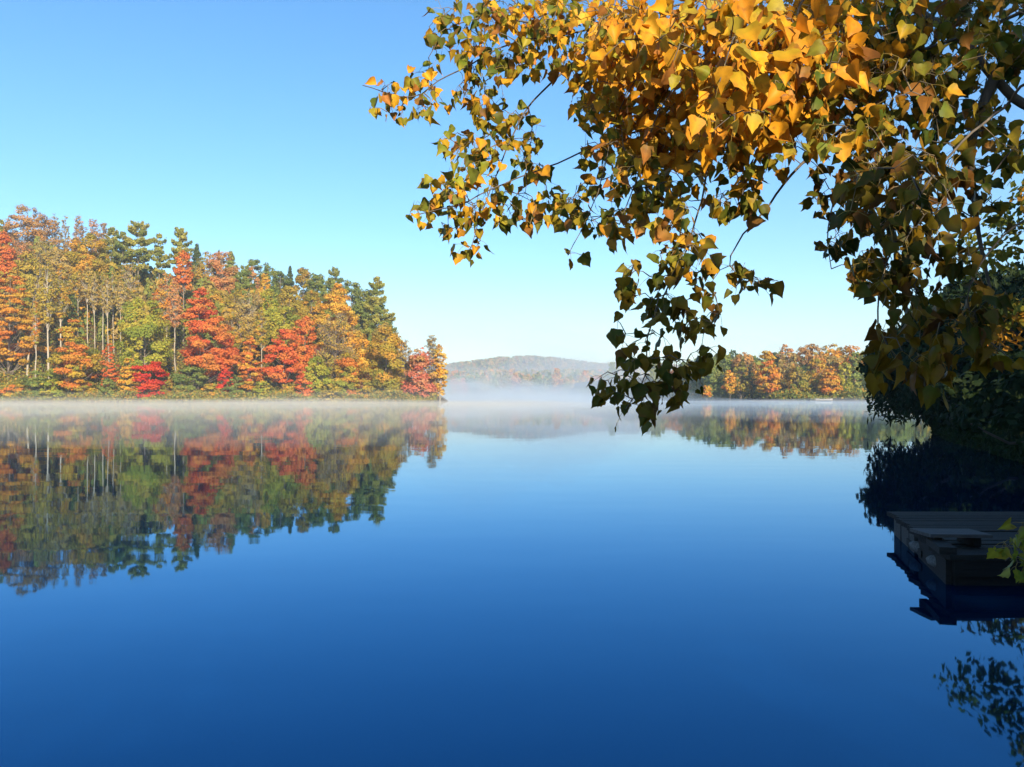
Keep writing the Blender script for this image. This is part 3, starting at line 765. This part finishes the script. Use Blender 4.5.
# trees of the bank behind and beside the photographer: their shade lies over the right of the view
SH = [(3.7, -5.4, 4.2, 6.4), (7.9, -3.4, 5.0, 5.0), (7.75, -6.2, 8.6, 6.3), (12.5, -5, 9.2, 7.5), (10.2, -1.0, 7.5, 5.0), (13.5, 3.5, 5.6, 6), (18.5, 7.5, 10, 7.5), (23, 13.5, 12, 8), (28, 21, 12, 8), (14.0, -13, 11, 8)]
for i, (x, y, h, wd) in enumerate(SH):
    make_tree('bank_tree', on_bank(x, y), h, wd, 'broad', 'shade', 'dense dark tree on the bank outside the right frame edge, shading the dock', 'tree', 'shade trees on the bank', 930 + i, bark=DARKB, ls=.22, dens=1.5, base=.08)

b = MB(); n = 26000
x = rng.uniform(4.2, 24, n); y = np.interp(x, BKX, BKY) + .35 - 5 * rng.random(n) ** 1.5; z = bank_z(x, y); ok = (z > -.1) & (y > 2.5); x, y, z = x[ok], y[ok], z[ok]; n = len(x)
hg = .25 + .5 * np.abs(np.sin(x * 1.3) * np.sin(y * 1.1 + 1))
up = rng.normal(size=(n, 3)) * .45 + np.array([0, 0, 1.0])
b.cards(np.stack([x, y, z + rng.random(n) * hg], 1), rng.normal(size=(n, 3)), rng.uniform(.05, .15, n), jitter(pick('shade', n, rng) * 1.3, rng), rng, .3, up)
tag(b.build('undergrowth', M_CROWN), kind='stuff')

# ---------------------------------------------------------------- the dock
DK = np.array([3.35, 6.4, 0.0])
dk = empty('dock', DK); tag(dk, 'low weathered wooden dock in shade at the right, above its reflection', 'dock')
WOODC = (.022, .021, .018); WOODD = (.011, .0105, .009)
rng = np.random.default_rng(5)
yf, yb, xr, top = 5.36, 7.42, 6.9, .20
xl = lambda y: 2.74 + (y - yf) / (yb - yf) * .56
b = MB(); npl = 15; pw = (yb - yf) / npl
for i in range(npl):
    y = yf + (i + .5) * pw; x0 = xl(y) + rng.uniform(-.022, .015)
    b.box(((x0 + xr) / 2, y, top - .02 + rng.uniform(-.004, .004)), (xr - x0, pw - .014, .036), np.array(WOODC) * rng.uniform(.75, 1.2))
b.build('deck', M_WOOD, dk).location = -Vector(DK)
def plank(name, a, c, zc, h, th, col):
    b = MB(); a = np.asarray(a, float); c = np.asarray(c, float); d = c - a; L_ = np.linalg.norm(d)
    b.box(((a[0] + c[0]) / 2, (a[1] + c[1]) / 2, zc), (L_, th, h), col, math.atan2(d[1], d[0]))
    b.build(name, M_WOOD, dk).location = -Vector(DK)
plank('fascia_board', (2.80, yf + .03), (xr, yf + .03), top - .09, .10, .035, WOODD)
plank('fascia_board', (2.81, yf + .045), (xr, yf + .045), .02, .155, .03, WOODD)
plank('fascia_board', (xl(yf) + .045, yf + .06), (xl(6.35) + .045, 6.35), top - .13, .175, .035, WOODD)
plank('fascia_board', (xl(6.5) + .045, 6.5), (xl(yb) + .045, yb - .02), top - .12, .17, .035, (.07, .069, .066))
plank('rim_beam', (xl(yf) + .02, yf + .02), (xl(5.75) + .01, 5.75), top + .022, .045, .10, WOODC)
for (y, o, h) in ((yf + .11, .10, .04), (5.85, .07, .03), (6.25, .08, -.02), (6.7, .07, .0), (7.05, .07, .02), (7.3, .09, .06)):
    b = MB(); xx = xl(y) + o
    b.tube([(xx, y, -1.2), (xx, y, -.2), (xx + .005, y, top - .04)], [.05, .05, .048], WOODD, 8)
    b.build('post', M_WOOD, dk).location = -Vector(DK)
for x in (3.9, 5.1, 6.4):
    b = MB(); b.tube([(x, yf + .12, -1.2), (x, yf + .12, top - .04)], [.05, .05], WOODD, 8); b.build('post', M_WOOD, dk).location = -Vector(DK)
plank('brace', (xl(6.2) + .03, 6.2), (xl(6.75) + .03, 6.75), .05, .05, .03, WOODC)
# pale bumpers tied on the side
for i, (y, lab) in enumerate(((6.45, 'pale rounded bumper on the dock side, the further of two'), (5.85, 'pale rounded bumper on the dock side, nearer the front corner'))):
    a = np.array([xl(y) - .02, y, .085]); c = a + np.array([.075, -.24, -.035 + .02 * i])
    t = np.linspace(0, 1, 9)[:, None]
    b = MB(); b.tube((a + (c - a) * t), .042 * np.sqrt(np.clip(1 - np.abs(2 * t[:, 0] - 1) ** 2.6, .03, 1)), (.15, .15, .148), 10)
    tag(b.build('dock_bumper', M_WOOD, None, a), lab, 'bumper', 'bumpers on the dock side')
# a loose board raised on two battens
lb = empty('loose_board', (2.97, 5.76, top)); tag(lb, 'short grey board lying raised on battens on the dock near its left edge', 'board')
b = MB(); b.box((.0, 0, .075), (.40, .26, .022), (.10, .099, .098), R(-3), 0, -.12); b.build('board', M_WOOD, lb)
for s in (-.13, .13):
    b = MB(); b.box((s, 0.01, .03), (.05, .24, .058), WOODD, R(-3)); b.build('batten', M_WOOD, lb)
# ---------------------------------------------------------------- the poplar that hangs into the view
PB = np.array([3.6, 1.3, float(bank_z(3.6, 1.3)) - .1])
pop = empty('poplar_tree', PB)
tag(pop, 'yellow and green poplar whose boughs hang into the view from the upper right', 'poplar')
BK = (.15, .125, .10)


def spline(pts, step=.04):
    pts = np.asarray(pts, float); p = np.vstack([2 * pts[0] - pts[1], pts, 2 * pts[-1] - pts[-2]])
    out = []
    for i in range(1, len(p) - 2):
        n = max(2, int(np.linalg.norm(p[i + 1] - p[i]) / step))
        for t in np.arange(n) / n:
            out.append(.5 * ((2 * p[i]) + (p[i + 1] - p[i - 1]) * t + (2 * p[i - 1] - 5 * p[i] + 4 * p[i + 1] - p[i + 2]) * t * t
                             + (-p[i - 1] + 3 * p[i] - 3 * p[i + 1] + p[i + 2]) * t ** 3))
    out.append(pts[-1]); return np.array(out)


TRK = spline([PB, PB + [.02, .05, 1.4], PB + [-.06, .15, 2.8], PB + [-.1, .2, 4.2], PB + [-.3, .3, 5.6]], .2)
b = MB(); b.tube(TRK, np.linspace(.20, .07, len(TRK)), BK, 10); b.build('trunk', M_POPBARK, pop).location = -Vector(PB)
TR = lambda z: np.array([np.interp(z, TRK[:, 2], TRK[:, i]) for i in range(3)])

# each bough: start on the trunk (height) or None, points (px, py, depth), radii
BOUGHS = [
 (2.4, [(1150, 150, 2.9), (1040, 112, 3.0), (1003, 84, 3.0), (962, 40, 3.1), (925, 15, 3.2), (850, -30, 3.3), (770, -50, 3.4)], .034, .012),   # 0 heavy limb
 (3.2, [(900, -70, 3.3), (760, -20, 3.4), (650, 12, 3.5), (570, 34, 3.5), (512, 44, 3.5), (472, 64, 3.55), (440, 82, 3.6), (412, 97, 3.6), (365, 86, 3.65)], .016, .002),  # 1
 (2.9, [(1010, 20, 3.0), (870, 62, 3.0), (770, 88, 3.1), (690, 116, 3.2), (640, 132, 3.25), (592, 149, 3.3), (548, 168, 3.35), (500, 187, 3.4), (462, 203, 3.4), (412, 214, 3.45)], .014, .002),  # 2
 (3.0, [(860, -40, 2.7), (790, 30, 2.75), (738, 90, 2.8), (714, 145, 2.8), (702, 200, 2.8), (689, 248, 2.8), (668, 290, 2.8), (652, 335, 2.8), (646, 375, 2.8), (627, 412, 2.8)], .012, .002),  # 3
 (None, [(880, 100, 2.9), (842, 128, 2.9), (802, 162, 2.9), (770, 205, 2.9), (737, 246, 2.9), (728, 268, 2.9), (745, 286, 2.9)], .008, .0018),  # 4
 (None, [(992, 78, 3.0), (976, 118, 3.0), (971, 165, 3.0), (979, 215, 3.0), (984, 260, 3.0), (996, 310, 3.0)], .020, .004),  # 5
 (2.2, [(1090, 60, 2.3), (1000, 110, 2.5), (940, 170, 2.45), (905, 230, 2.45), (888, 280, 2.45), (884, 325, 2.45), (900, 355, 2.45), (918, 392, 2.45)], .012, .002),  # 6
 (2.0, [(1120, 200, 2.3), (1040, 215, 2.5), (990, 250, 2.5), (962, 300, 2.5), (975, 335, 2.5), (1006, 362, 2.5)], .011, .002),  # 7
 (3.4, [(800, -60, 3.0), (710, -10, 3.0), (655, 50, 3.05), (618, 105, 3.1), (603, 165, 3.1), (588, 212, 3.1), (566, 256, 3.1)], .010, .0015),  # 8
 (None, [(640, 14, 3.5), (575, 60, 3.5), (528, 108, 3.5), (503, 160, 3.5), (482, 214, 3.5), (471, 250, 3.5)], .007, .0015),  # 9
 (None, [(570, 34, 3.5), (505, 18, 3.6), (468, 20, 3.6), (443, 32, 3.6), (428, 58, 3.6)], .006, .0015),  # 10
 (None, [(925, 15, 3.2), (875, 90, 3.0), (845, 165, 2.95), (830, 225, 2.9), (832, 268, 2.9)], .010, .0015),  # 11
 (2.3, [(1150, 100, 2.6), (1070, 130, 2.6), (1016, 150, 2.6), (990, 180, 2.6)], .009, .002),  # 12
 (1.5, [(1500, 380, 2.6), (1200, 480, 2.9), (1080, 520, 3.1), (1030, 545, 3.15), (1008, 562, 3.2)], .010, .002),  # 13 low twig by the dock
 (3.5, [(1000, -90, 2.9), (840, -30, 2.85), (760, 20, 2.85), (700, 60, 2.9), (660, 110, 2.9), (640, 180, 2.95), (622, 226, 2.95)], .011, .0018),  # 14
 (None, [(745, 72, 2.85), (752, 120, 2.8), (748, 170, 2.8), (738, 210, 2.8)], .006, .0015),  # 15
]
# leaf clusters: px, py, rx, ry, leaves, colour mix
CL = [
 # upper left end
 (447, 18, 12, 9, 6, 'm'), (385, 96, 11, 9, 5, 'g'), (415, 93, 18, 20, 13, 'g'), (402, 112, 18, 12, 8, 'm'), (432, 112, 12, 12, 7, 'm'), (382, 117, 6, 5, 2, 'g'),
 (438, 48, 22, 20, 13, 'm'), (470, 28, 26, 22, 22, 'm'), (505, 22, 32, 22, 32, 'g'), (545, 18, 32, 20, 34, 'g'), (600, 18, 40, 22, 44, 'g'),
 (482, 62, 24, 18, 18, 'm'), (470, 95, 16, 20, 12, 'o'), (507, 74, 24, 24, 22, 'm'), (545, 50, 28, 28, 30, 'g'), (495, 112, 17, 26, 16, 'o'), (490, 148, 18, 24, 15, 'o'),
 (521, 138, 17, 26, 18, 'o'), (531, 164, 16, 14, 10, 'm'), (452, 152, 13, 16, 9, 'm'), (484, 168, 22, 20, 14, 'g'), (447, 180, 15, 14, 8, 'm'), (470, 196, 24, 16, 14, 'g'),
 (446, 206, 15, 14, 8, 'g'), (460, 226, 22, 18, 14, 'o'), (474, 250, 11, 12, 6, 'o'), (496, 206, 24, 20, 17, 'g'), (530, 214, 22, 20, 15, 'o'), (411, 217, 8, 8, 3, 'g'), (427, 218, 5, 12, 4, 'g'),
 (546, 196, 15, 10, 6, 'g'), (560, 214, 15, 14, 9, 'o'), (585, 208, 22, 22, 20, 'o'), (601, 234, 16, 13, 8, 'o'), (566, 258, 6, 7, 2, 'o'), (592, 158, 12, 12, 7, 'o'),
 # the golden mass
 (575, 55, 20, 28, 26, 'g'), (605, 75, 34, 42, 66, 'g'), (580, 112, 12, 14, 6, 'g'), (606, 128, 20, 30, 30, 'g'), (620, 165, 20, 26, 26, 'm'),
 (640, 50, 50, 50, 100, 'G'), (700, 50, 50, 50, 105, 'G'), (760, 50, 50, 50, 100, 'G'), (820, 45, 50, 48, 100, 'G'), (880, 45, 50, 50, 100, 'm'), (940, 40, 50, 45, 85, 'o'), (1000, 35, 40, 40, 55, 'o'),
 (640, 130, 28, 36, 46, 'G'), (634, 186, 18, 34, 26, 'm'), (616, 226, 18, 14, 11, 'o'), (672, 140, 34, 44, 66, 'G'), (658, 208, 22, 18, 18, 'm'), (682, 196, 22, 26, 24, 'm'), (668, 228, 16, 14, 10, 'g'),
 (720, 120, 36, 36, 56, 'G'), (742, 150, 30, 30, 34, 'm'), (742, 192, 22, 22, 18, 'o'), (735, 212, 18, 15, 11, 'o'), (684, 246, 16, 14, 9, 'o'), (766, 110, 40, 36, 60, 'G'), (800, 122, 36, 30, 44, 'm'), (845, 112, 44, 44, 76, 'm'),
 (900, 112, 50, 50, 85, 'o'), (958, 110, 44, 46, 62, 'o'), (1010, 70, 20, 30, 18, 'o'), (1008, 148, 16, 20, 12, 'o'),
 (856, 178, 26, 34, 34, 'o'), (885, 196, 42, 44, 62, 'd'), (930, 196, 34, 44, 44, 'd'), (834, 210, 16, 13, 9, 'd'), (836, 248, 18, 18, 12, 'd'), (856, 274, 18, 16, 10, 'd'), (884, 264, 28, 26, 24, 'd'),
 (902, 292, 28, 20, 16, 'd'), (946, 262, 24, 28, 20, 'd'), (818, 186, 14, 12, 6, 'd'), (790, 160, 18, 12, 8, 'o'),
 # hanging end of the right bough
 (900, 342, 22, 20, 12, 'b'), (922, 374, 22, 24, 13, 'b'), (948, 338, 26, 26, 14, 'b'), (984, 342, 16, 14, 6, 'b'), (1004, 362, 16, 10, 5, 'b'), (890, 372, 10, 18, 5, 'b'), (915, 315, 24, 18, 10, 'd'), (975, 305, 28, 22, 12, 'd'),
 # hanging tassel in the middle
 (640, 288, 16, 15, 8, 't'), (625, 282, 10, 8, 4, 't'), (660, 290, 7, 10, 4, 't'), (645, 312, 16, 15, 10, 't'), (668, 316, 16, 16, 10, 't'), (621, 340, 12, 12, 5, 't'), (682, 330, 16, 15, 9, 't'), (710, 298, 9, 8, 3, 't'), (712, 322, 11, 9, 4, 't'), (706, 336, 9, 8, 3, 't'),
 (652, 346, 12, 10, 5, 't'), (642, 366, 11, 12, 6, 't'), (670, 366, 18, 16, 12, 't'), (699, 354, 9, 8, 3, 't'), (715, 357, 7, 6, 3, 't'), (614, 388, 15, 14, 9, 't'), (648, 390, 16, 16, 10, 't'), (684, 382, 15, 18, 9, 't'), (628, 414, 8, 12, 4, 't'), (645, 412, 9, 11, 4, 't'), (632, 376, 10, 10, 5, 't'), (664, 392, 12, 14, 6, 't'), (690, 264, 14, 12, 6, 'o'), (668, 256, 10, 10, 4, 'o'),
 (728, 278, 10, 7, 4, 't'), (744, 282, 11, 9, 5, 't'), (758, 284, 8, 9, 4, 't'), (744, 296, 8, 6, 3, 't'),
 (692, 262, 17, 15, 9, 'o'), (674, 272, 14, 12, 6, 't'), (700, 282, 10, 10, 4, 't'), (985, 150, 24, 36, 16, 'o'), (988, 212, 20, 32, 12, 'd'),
 # by the dock
 (1010, 552, 9, 16, 7, 'y'), (1022, 568, 8, 16, 8, 'y'), (1040, 550, 14, 24, 10, 'y'), (1018, 536, 7, 7, 3, 'y'),
]
LM = {   # leaf colours by part of the crown; right and lower mixes darkened as shade
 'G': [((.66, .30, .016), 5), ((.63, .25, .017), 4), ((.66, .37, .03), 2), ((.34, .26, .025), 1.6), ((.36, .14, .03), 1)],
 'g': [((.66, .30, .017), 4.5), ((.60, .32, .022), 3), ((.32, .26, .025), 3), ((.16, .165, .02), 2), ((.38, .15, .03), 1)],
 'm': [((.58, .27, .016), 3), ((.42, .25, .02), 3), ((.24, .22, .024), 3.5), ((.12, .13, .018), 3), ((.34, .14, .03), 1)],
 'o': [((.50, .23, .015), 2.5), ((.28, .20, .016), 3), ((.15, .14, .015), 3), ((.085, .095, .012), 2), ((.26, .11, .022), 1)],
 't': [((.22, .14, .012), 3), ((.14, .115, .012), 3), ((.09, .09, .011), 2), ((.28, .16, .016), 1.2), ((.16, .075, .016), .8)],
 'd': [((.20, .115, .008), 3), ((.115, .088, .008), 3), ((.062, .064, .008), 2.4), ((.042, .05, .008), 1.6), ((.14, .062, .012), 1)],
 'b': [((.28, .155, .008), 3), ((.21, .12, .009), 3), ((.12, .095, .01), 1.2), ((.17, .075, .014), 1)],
 'y': [((.26, .24, .02), 3), ((.17, .19, .02), 3), ((.34, .24, .02), 1)],
}
LT = np.array([0, .07, .17, .30, .44, .58, .72, .86, 1.0])
LW = np.array([.26, .44, .52, .51, .44, .34, .22, .10, .0])
LC = np.array([-1, -.55, 0, .55, 1.0])
LF = np.array([(r * 5 + c, r * 5 + c + 1, r * 5 + c + 6, r * 5 + c + 5) for r in range(8) for c in range(4)])


def add_leaf(mb, base, axis, nrm, size, col, rng):
    axis = axis / np.linalg.norm(axis); nrm = nrm - nrm.dot(axis) * axis
    ln = np.linalg.norm(nrm)
    if ln < 1e-3: return
    nrm /= ln; side = np.cross(axis, nrm)
    fold = rng.uniform(-.2, .8) if rng.random() < .8 else rng.uniform(.8, 1.5); curl = rng.uniform(-1.0, 1.3); wid = rng.uniform(.68, 1.12); tw = rng.uniform(-.4, .4); rip = rng.uniform(0, .05); ph = rng.uniform(0, 6.28)
    hw = LW * wid * (1 + rng.normal(size=9) * .07)
    x = (hw[:, None] * LC[None, :]).ravel() * (1 + rng.normal(size=45) * .05) * np.where(np.repeat(LC[None], 9, 0).ravel() > 0, rng.uniform(.9, 1.08), 1)
    ac = np.abs(np.repeat(LC[None], 9, 0).ravel()); tt = np.repeat(LT, 5)
    y = tt - rng.uniform(-.02, .09) * ac * (1 - tt) ** 5 - .03 * ac * np.sin(np.repeat(np.arange(9), 5) * 2.2)
    z = fold * np.abs(x) + curl * y * y * .5 + tw * x * y + rip * ac * np.sin(tt * 13 + ph) * np.sign(x)
    v = base + size * (x[:, None] * side + y[:, None] * axis + z[:, None] * nrm)
    cc = np.repeat((col * rng.uniform(.82, 1.14))[None], 45, 0)
    cc = cc * (1 + .22 * (ac < .1) + .06 * (ac > .9))[:, None]                      # paler midrib
    if rng.random() < .45:                                                          # browned margin
        w_ = np.clip((ac - .5) * 1.3 + rng.normal(size=45) * .25, 0, .85)[:, None] * rng.uniform(.3, 1)
        cc = cc * (1 - w_) + np.array([.20, .085, .022]) * w_
    elif rng.random() < .5:                                                         # still green at the base
        w_ = np.clip(1 - tt * 1.6 + rng.normal(size=45) * .1, 0, .8)[:, None]
        cc = cc * (1 - w_) + cc * np.array([.55, .85, .9]) * w_
    mb.add(v, LF, cc, True)


bl, nodes_p, nodes_b = [], [], []
for i, (tz, pts, r0, r1) in enumerate(BOUGHS):
    w_ = np.array([P(*p) for p in pts])
    if tz is not None:
        s0 = TR(max(tz, PB[2] + .3)); mid = s0 * .5 + w_[0] * .5 + [0, 0, .12]
        w_ = np.vstack([s0, mid, w_])
    sp = spline(w_); rng = np.random.default_rng(60 + i)
    wob = np.cumsum(rng.normal(size=sp.shape) * .0022, 0); wob -= wob.mean(0); sp = sp + wob
    mb = MB(); n = len(sp); mb.tube(sp, r0 + (r1 - r0) * np.linspace(0, 1, n) ** .7, BK, 7)
    bl.append([mb, MB()]); nodes_p.append(sp); nodes_b.append(np.full(n, i))
NP_, NB_ = np.concatenate(nodes_p), np.concatenate(nodes_b)
proj = lambda q: np.stack([CX + F * q[:, 0] / q[:, 1], HY - F * (q[:, 2] - CAM_Z) / q[:, 1]], 1)
rng = np.random.default_rng(77)
sprigs = []
for (px, py, rx, ry, nl, mix) in CL:
    if rx >= 28: nl = int(nl * (2.9 if mix == 'G' else 2.4))
    elif px > 820 and py < 400: nl = int(nl * 1.7)
    else: nl = int(nl * (2.0 if px < 620 else 1.6) + .5)
    pr = proj(NP_); dd = np.hypot(pr[:, 0] - px, pr[:, 1] - py) + 9999 * (NP_[:, 1] < 1.8)
    dep = NP_[np.argmin(dd), 1]; big = rx > 30
    while nl > 0:
        k = int(min(nl, rng.integers(2, 5))); nl -= k
        a = rng.uniform(0, 6.283); r = rng.random() ** .5
        d = dep + rng.normal() * (.24 if big else .07)
        sprigs.append((P(px + rx * r * math.cos(a), py + ry * r * math.sin(a) - 8, d), k, mix))
# the crown out of view, near the trunk: it shades the right-hand boughs
for i in range(150):
    h = rng.uniform(2.4, 5.2); q = TR(min(h, 5.4)) + np.array([rng.uniform(-1.7, .9), rng.uniform(-1.3, .5), rng.uniform(-.2, .3)])
    if abs(q[0] / max(q[1], .05)) * F > 640 or q[1] < .2: sprigs.append((q, 5, 'm'))
# leaves along the boughs outside the frame too
pr = proj(NP_)
for q in np.where((pr[:, 1] < -14) | (pr[:, 0] > 1036))[0]:
    if np.linalg.norm(NP_[q] - TR(min(NP_[q, 2], 5.4))) > .55 and rng.random() < .2:
        o = rng.normal(size=3) * np.array([.12, .12, .08]) + [0, 0, -.06]; z = NP_[q] + o; c = proj(z[None])[0]
        if c[1] < -14 or c[0] > 1040: sprigs.append((z, 4, 'g' if z[0] < 1.6 else 'm'))
for q in range(45):
    sprigs.append((P(rng.uniform(520, 1050), rng.uniform(-230, -20), rng.uniform(2.7, 3.5)), 4, 'g'))
base_nodes = NP_.copy()
dist0 = [np.min(np.linalg.norm(base_nodes - s[0], axis=1)) for s in sprigs]
for j in np.argsort(dist0):
    pos, k, mix = sprigs[j]
    dd = np.linalg.norm(NP_ - pos, axis=1) + .35 * np.maximum(0, pos[2] - NP_[:, 2])
    m = np.argmin(dd); s = NP_[m]; bi = NB_[m]; L_ = np.linalg.norm(pos - s)
    n = max(3, int(L_ / .035)); t = np.linspace(0, 1, n)[:, None]
    tw = s + (pos - s) * t + np.sin(t * math.pi) * (np.array([0, 0, .16 * L_]) + rng.normal(size=3) * .07 * L_)
    bl[bi][0].tube(tw, np.linspace(min(.0042, .0018 + L_ * .006), .0011, n), BK if rng.random() < .6 else (.22, .17, .10), 4)
    NP_ = np.vstack([NP_, tw[1:]]); NB_ = np.concatenate([NB_, np.full(n - 1, bi)])
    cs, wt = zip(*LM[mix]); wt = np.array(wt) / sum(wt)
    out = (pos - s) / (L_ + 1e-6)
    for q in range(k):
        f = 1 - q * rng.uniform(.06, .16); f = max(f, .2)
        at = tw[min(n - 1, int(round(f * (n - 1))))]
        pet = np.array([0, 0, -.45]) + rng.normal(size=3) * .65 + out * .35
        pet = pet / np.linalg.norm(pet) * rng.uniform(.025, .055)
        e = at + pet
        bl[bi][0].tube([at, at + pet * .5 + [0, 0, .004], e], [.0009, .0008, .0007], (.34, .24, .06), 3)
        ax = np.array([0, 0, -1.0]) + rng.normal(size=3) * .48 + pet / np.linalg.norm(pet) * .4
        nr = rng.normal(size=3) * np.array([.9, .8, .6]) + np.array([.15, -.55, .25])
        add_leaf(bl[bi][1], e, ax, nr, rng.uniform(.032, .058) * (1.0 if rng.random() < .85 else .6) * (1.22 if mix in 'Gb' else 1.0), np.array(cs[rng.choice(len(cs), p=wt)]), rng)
for i, (mb, lf) in enumerate(bl):
    bo = mb.build('bough', M_POPBARK, pop); bo.location = -Vector(PB)
    if lf.n: lf.build('foliage', M_LEAF, bo)

# ---------------------------------------------------------------- mist on the water, and the air
def shell(name, outline_x, ys, top, dens, color, seed, mist_mat, nx=50):
    """closed low bank of mist with a rolling top; its bottom is under the water"""
    rng = np.random.default_rng(seed); x0, x1 = outline_x
    X, Y = np.meshgrid(np.linspace(x0, x1, nx), ys, indexing='ij')
    ph = rng.uniform(0, 6.28, 8); wl = (x1 - x0) / 9
    nz = sum(np.sin(X * k / wl + Y * q / wl * .7 + p) for k, q, p in zip((1.1, 2.3, -1.7, 3.9), (1.3, -.7, 2.1, 1.1), ph)) / 4
    ed = smooth(np.minimum(np.minimum(X - x0, x1 - X) / ((x1 - x0) * .12), np.minimum(Y - ys[0], ys[-1] - Y) / ((ys[-1] - ys[0]) * .10 + 1)))
    Z = top * (.70 + (.75 if top > 2 else .6) * nz) * ed + .012
    v = np.concatenate([np.stack([X, Y, Z], -1).reshape(-1, 3), np.stack([X, Y, 0 * Z - .5 - .01 * seed], -1).reshape(-1, 3)])
    ny = len(ys); n = nx * ny
    i = np.arange(nx - 1)[:, None] * ny; j = np.arange(ny - 1)[None, :]
    f = np.stack([i + j, i + ny + j, i + ny + j + 1, i + j + 1], -1).reshape(-1, 4)
    rim = [k * ny for k in range(nx)] + [(nx - 1) * ny + k for k in range(1, ny)] + [k * ny + ny - 1 for k in range(nx - 2, -1, -1)] + [k for k in range(ny - 2, 0, -1)]
    sd = [(rim[(k + 1) % len(rim)], rim[k], rim[k] + n, rim[(k + 1) % len(rim)] + n) for k in range(len(rim))]
    b = MB(); b.add(v, np.concatenate([f, f[:, ::-1] + n, np.array(sd)]), (1, 1, 1), True)
    tag(b.build(name, mist_mat), kind='stuff')


if MIST:
    WARM, COOL = (.96, .88, .74), (.78, .90, 1.0)
    for k, (tp, de) in enumerate(((.22, .003), (.50, .0030), (1.0, .0058), (2.6, .0011))):
        shell('mist', (-190 - k, 12 + 3 * k), np.linspace(12 + 4 * k, 183, 60), tp, de, WARM, 30 + k, volume_mat('mist_left', de, WARM))
    for k, (tp, de) in enumerate(((.25, .005), (.6, .0035), (1.1, .0022))):
        shell('mist', (8 - k, 118 + k), np.linspace(28 + 7 * k, 219 - k, 60), tp, de, COOL, 40 + k, volume_mat('mist_right', de, COOL))
    for k, (tp, de) in enumerate(((2.4, .0055), (5.5, .0045), (10.0, .0032), (21.0, .0028))):
        shell('mist', (-150 - 9 * k, 44 + 30 * k), np.linspace(190 + 20 * k, 505 - 3 * k, 40), tp, de, COOL, 50 + k, volume_mat('mist_middle', de, COOL))
    for k, (tp, de) in enumerate(((34.0, .0008), (62.0, .0010))):
        shell('mist', (-420 - 9 * k, 420 + 30 * k), np.linspace(535 + 6 * k, 1190 + 40 * k, 40), tp, de, (.72, .84, 1.0), 60 + k, volume_mat('mist_valley', de, (.72, .84, 1.0)))
if HAZE:
    b = MB(); b.box((0, 780, 58.5), (1760, 1920, 125), (1, 1, 1))
    tag(b.build('haze', volume_mat('air', HAZE, (.93, .96, 1.0), .3)), kind='stuff')
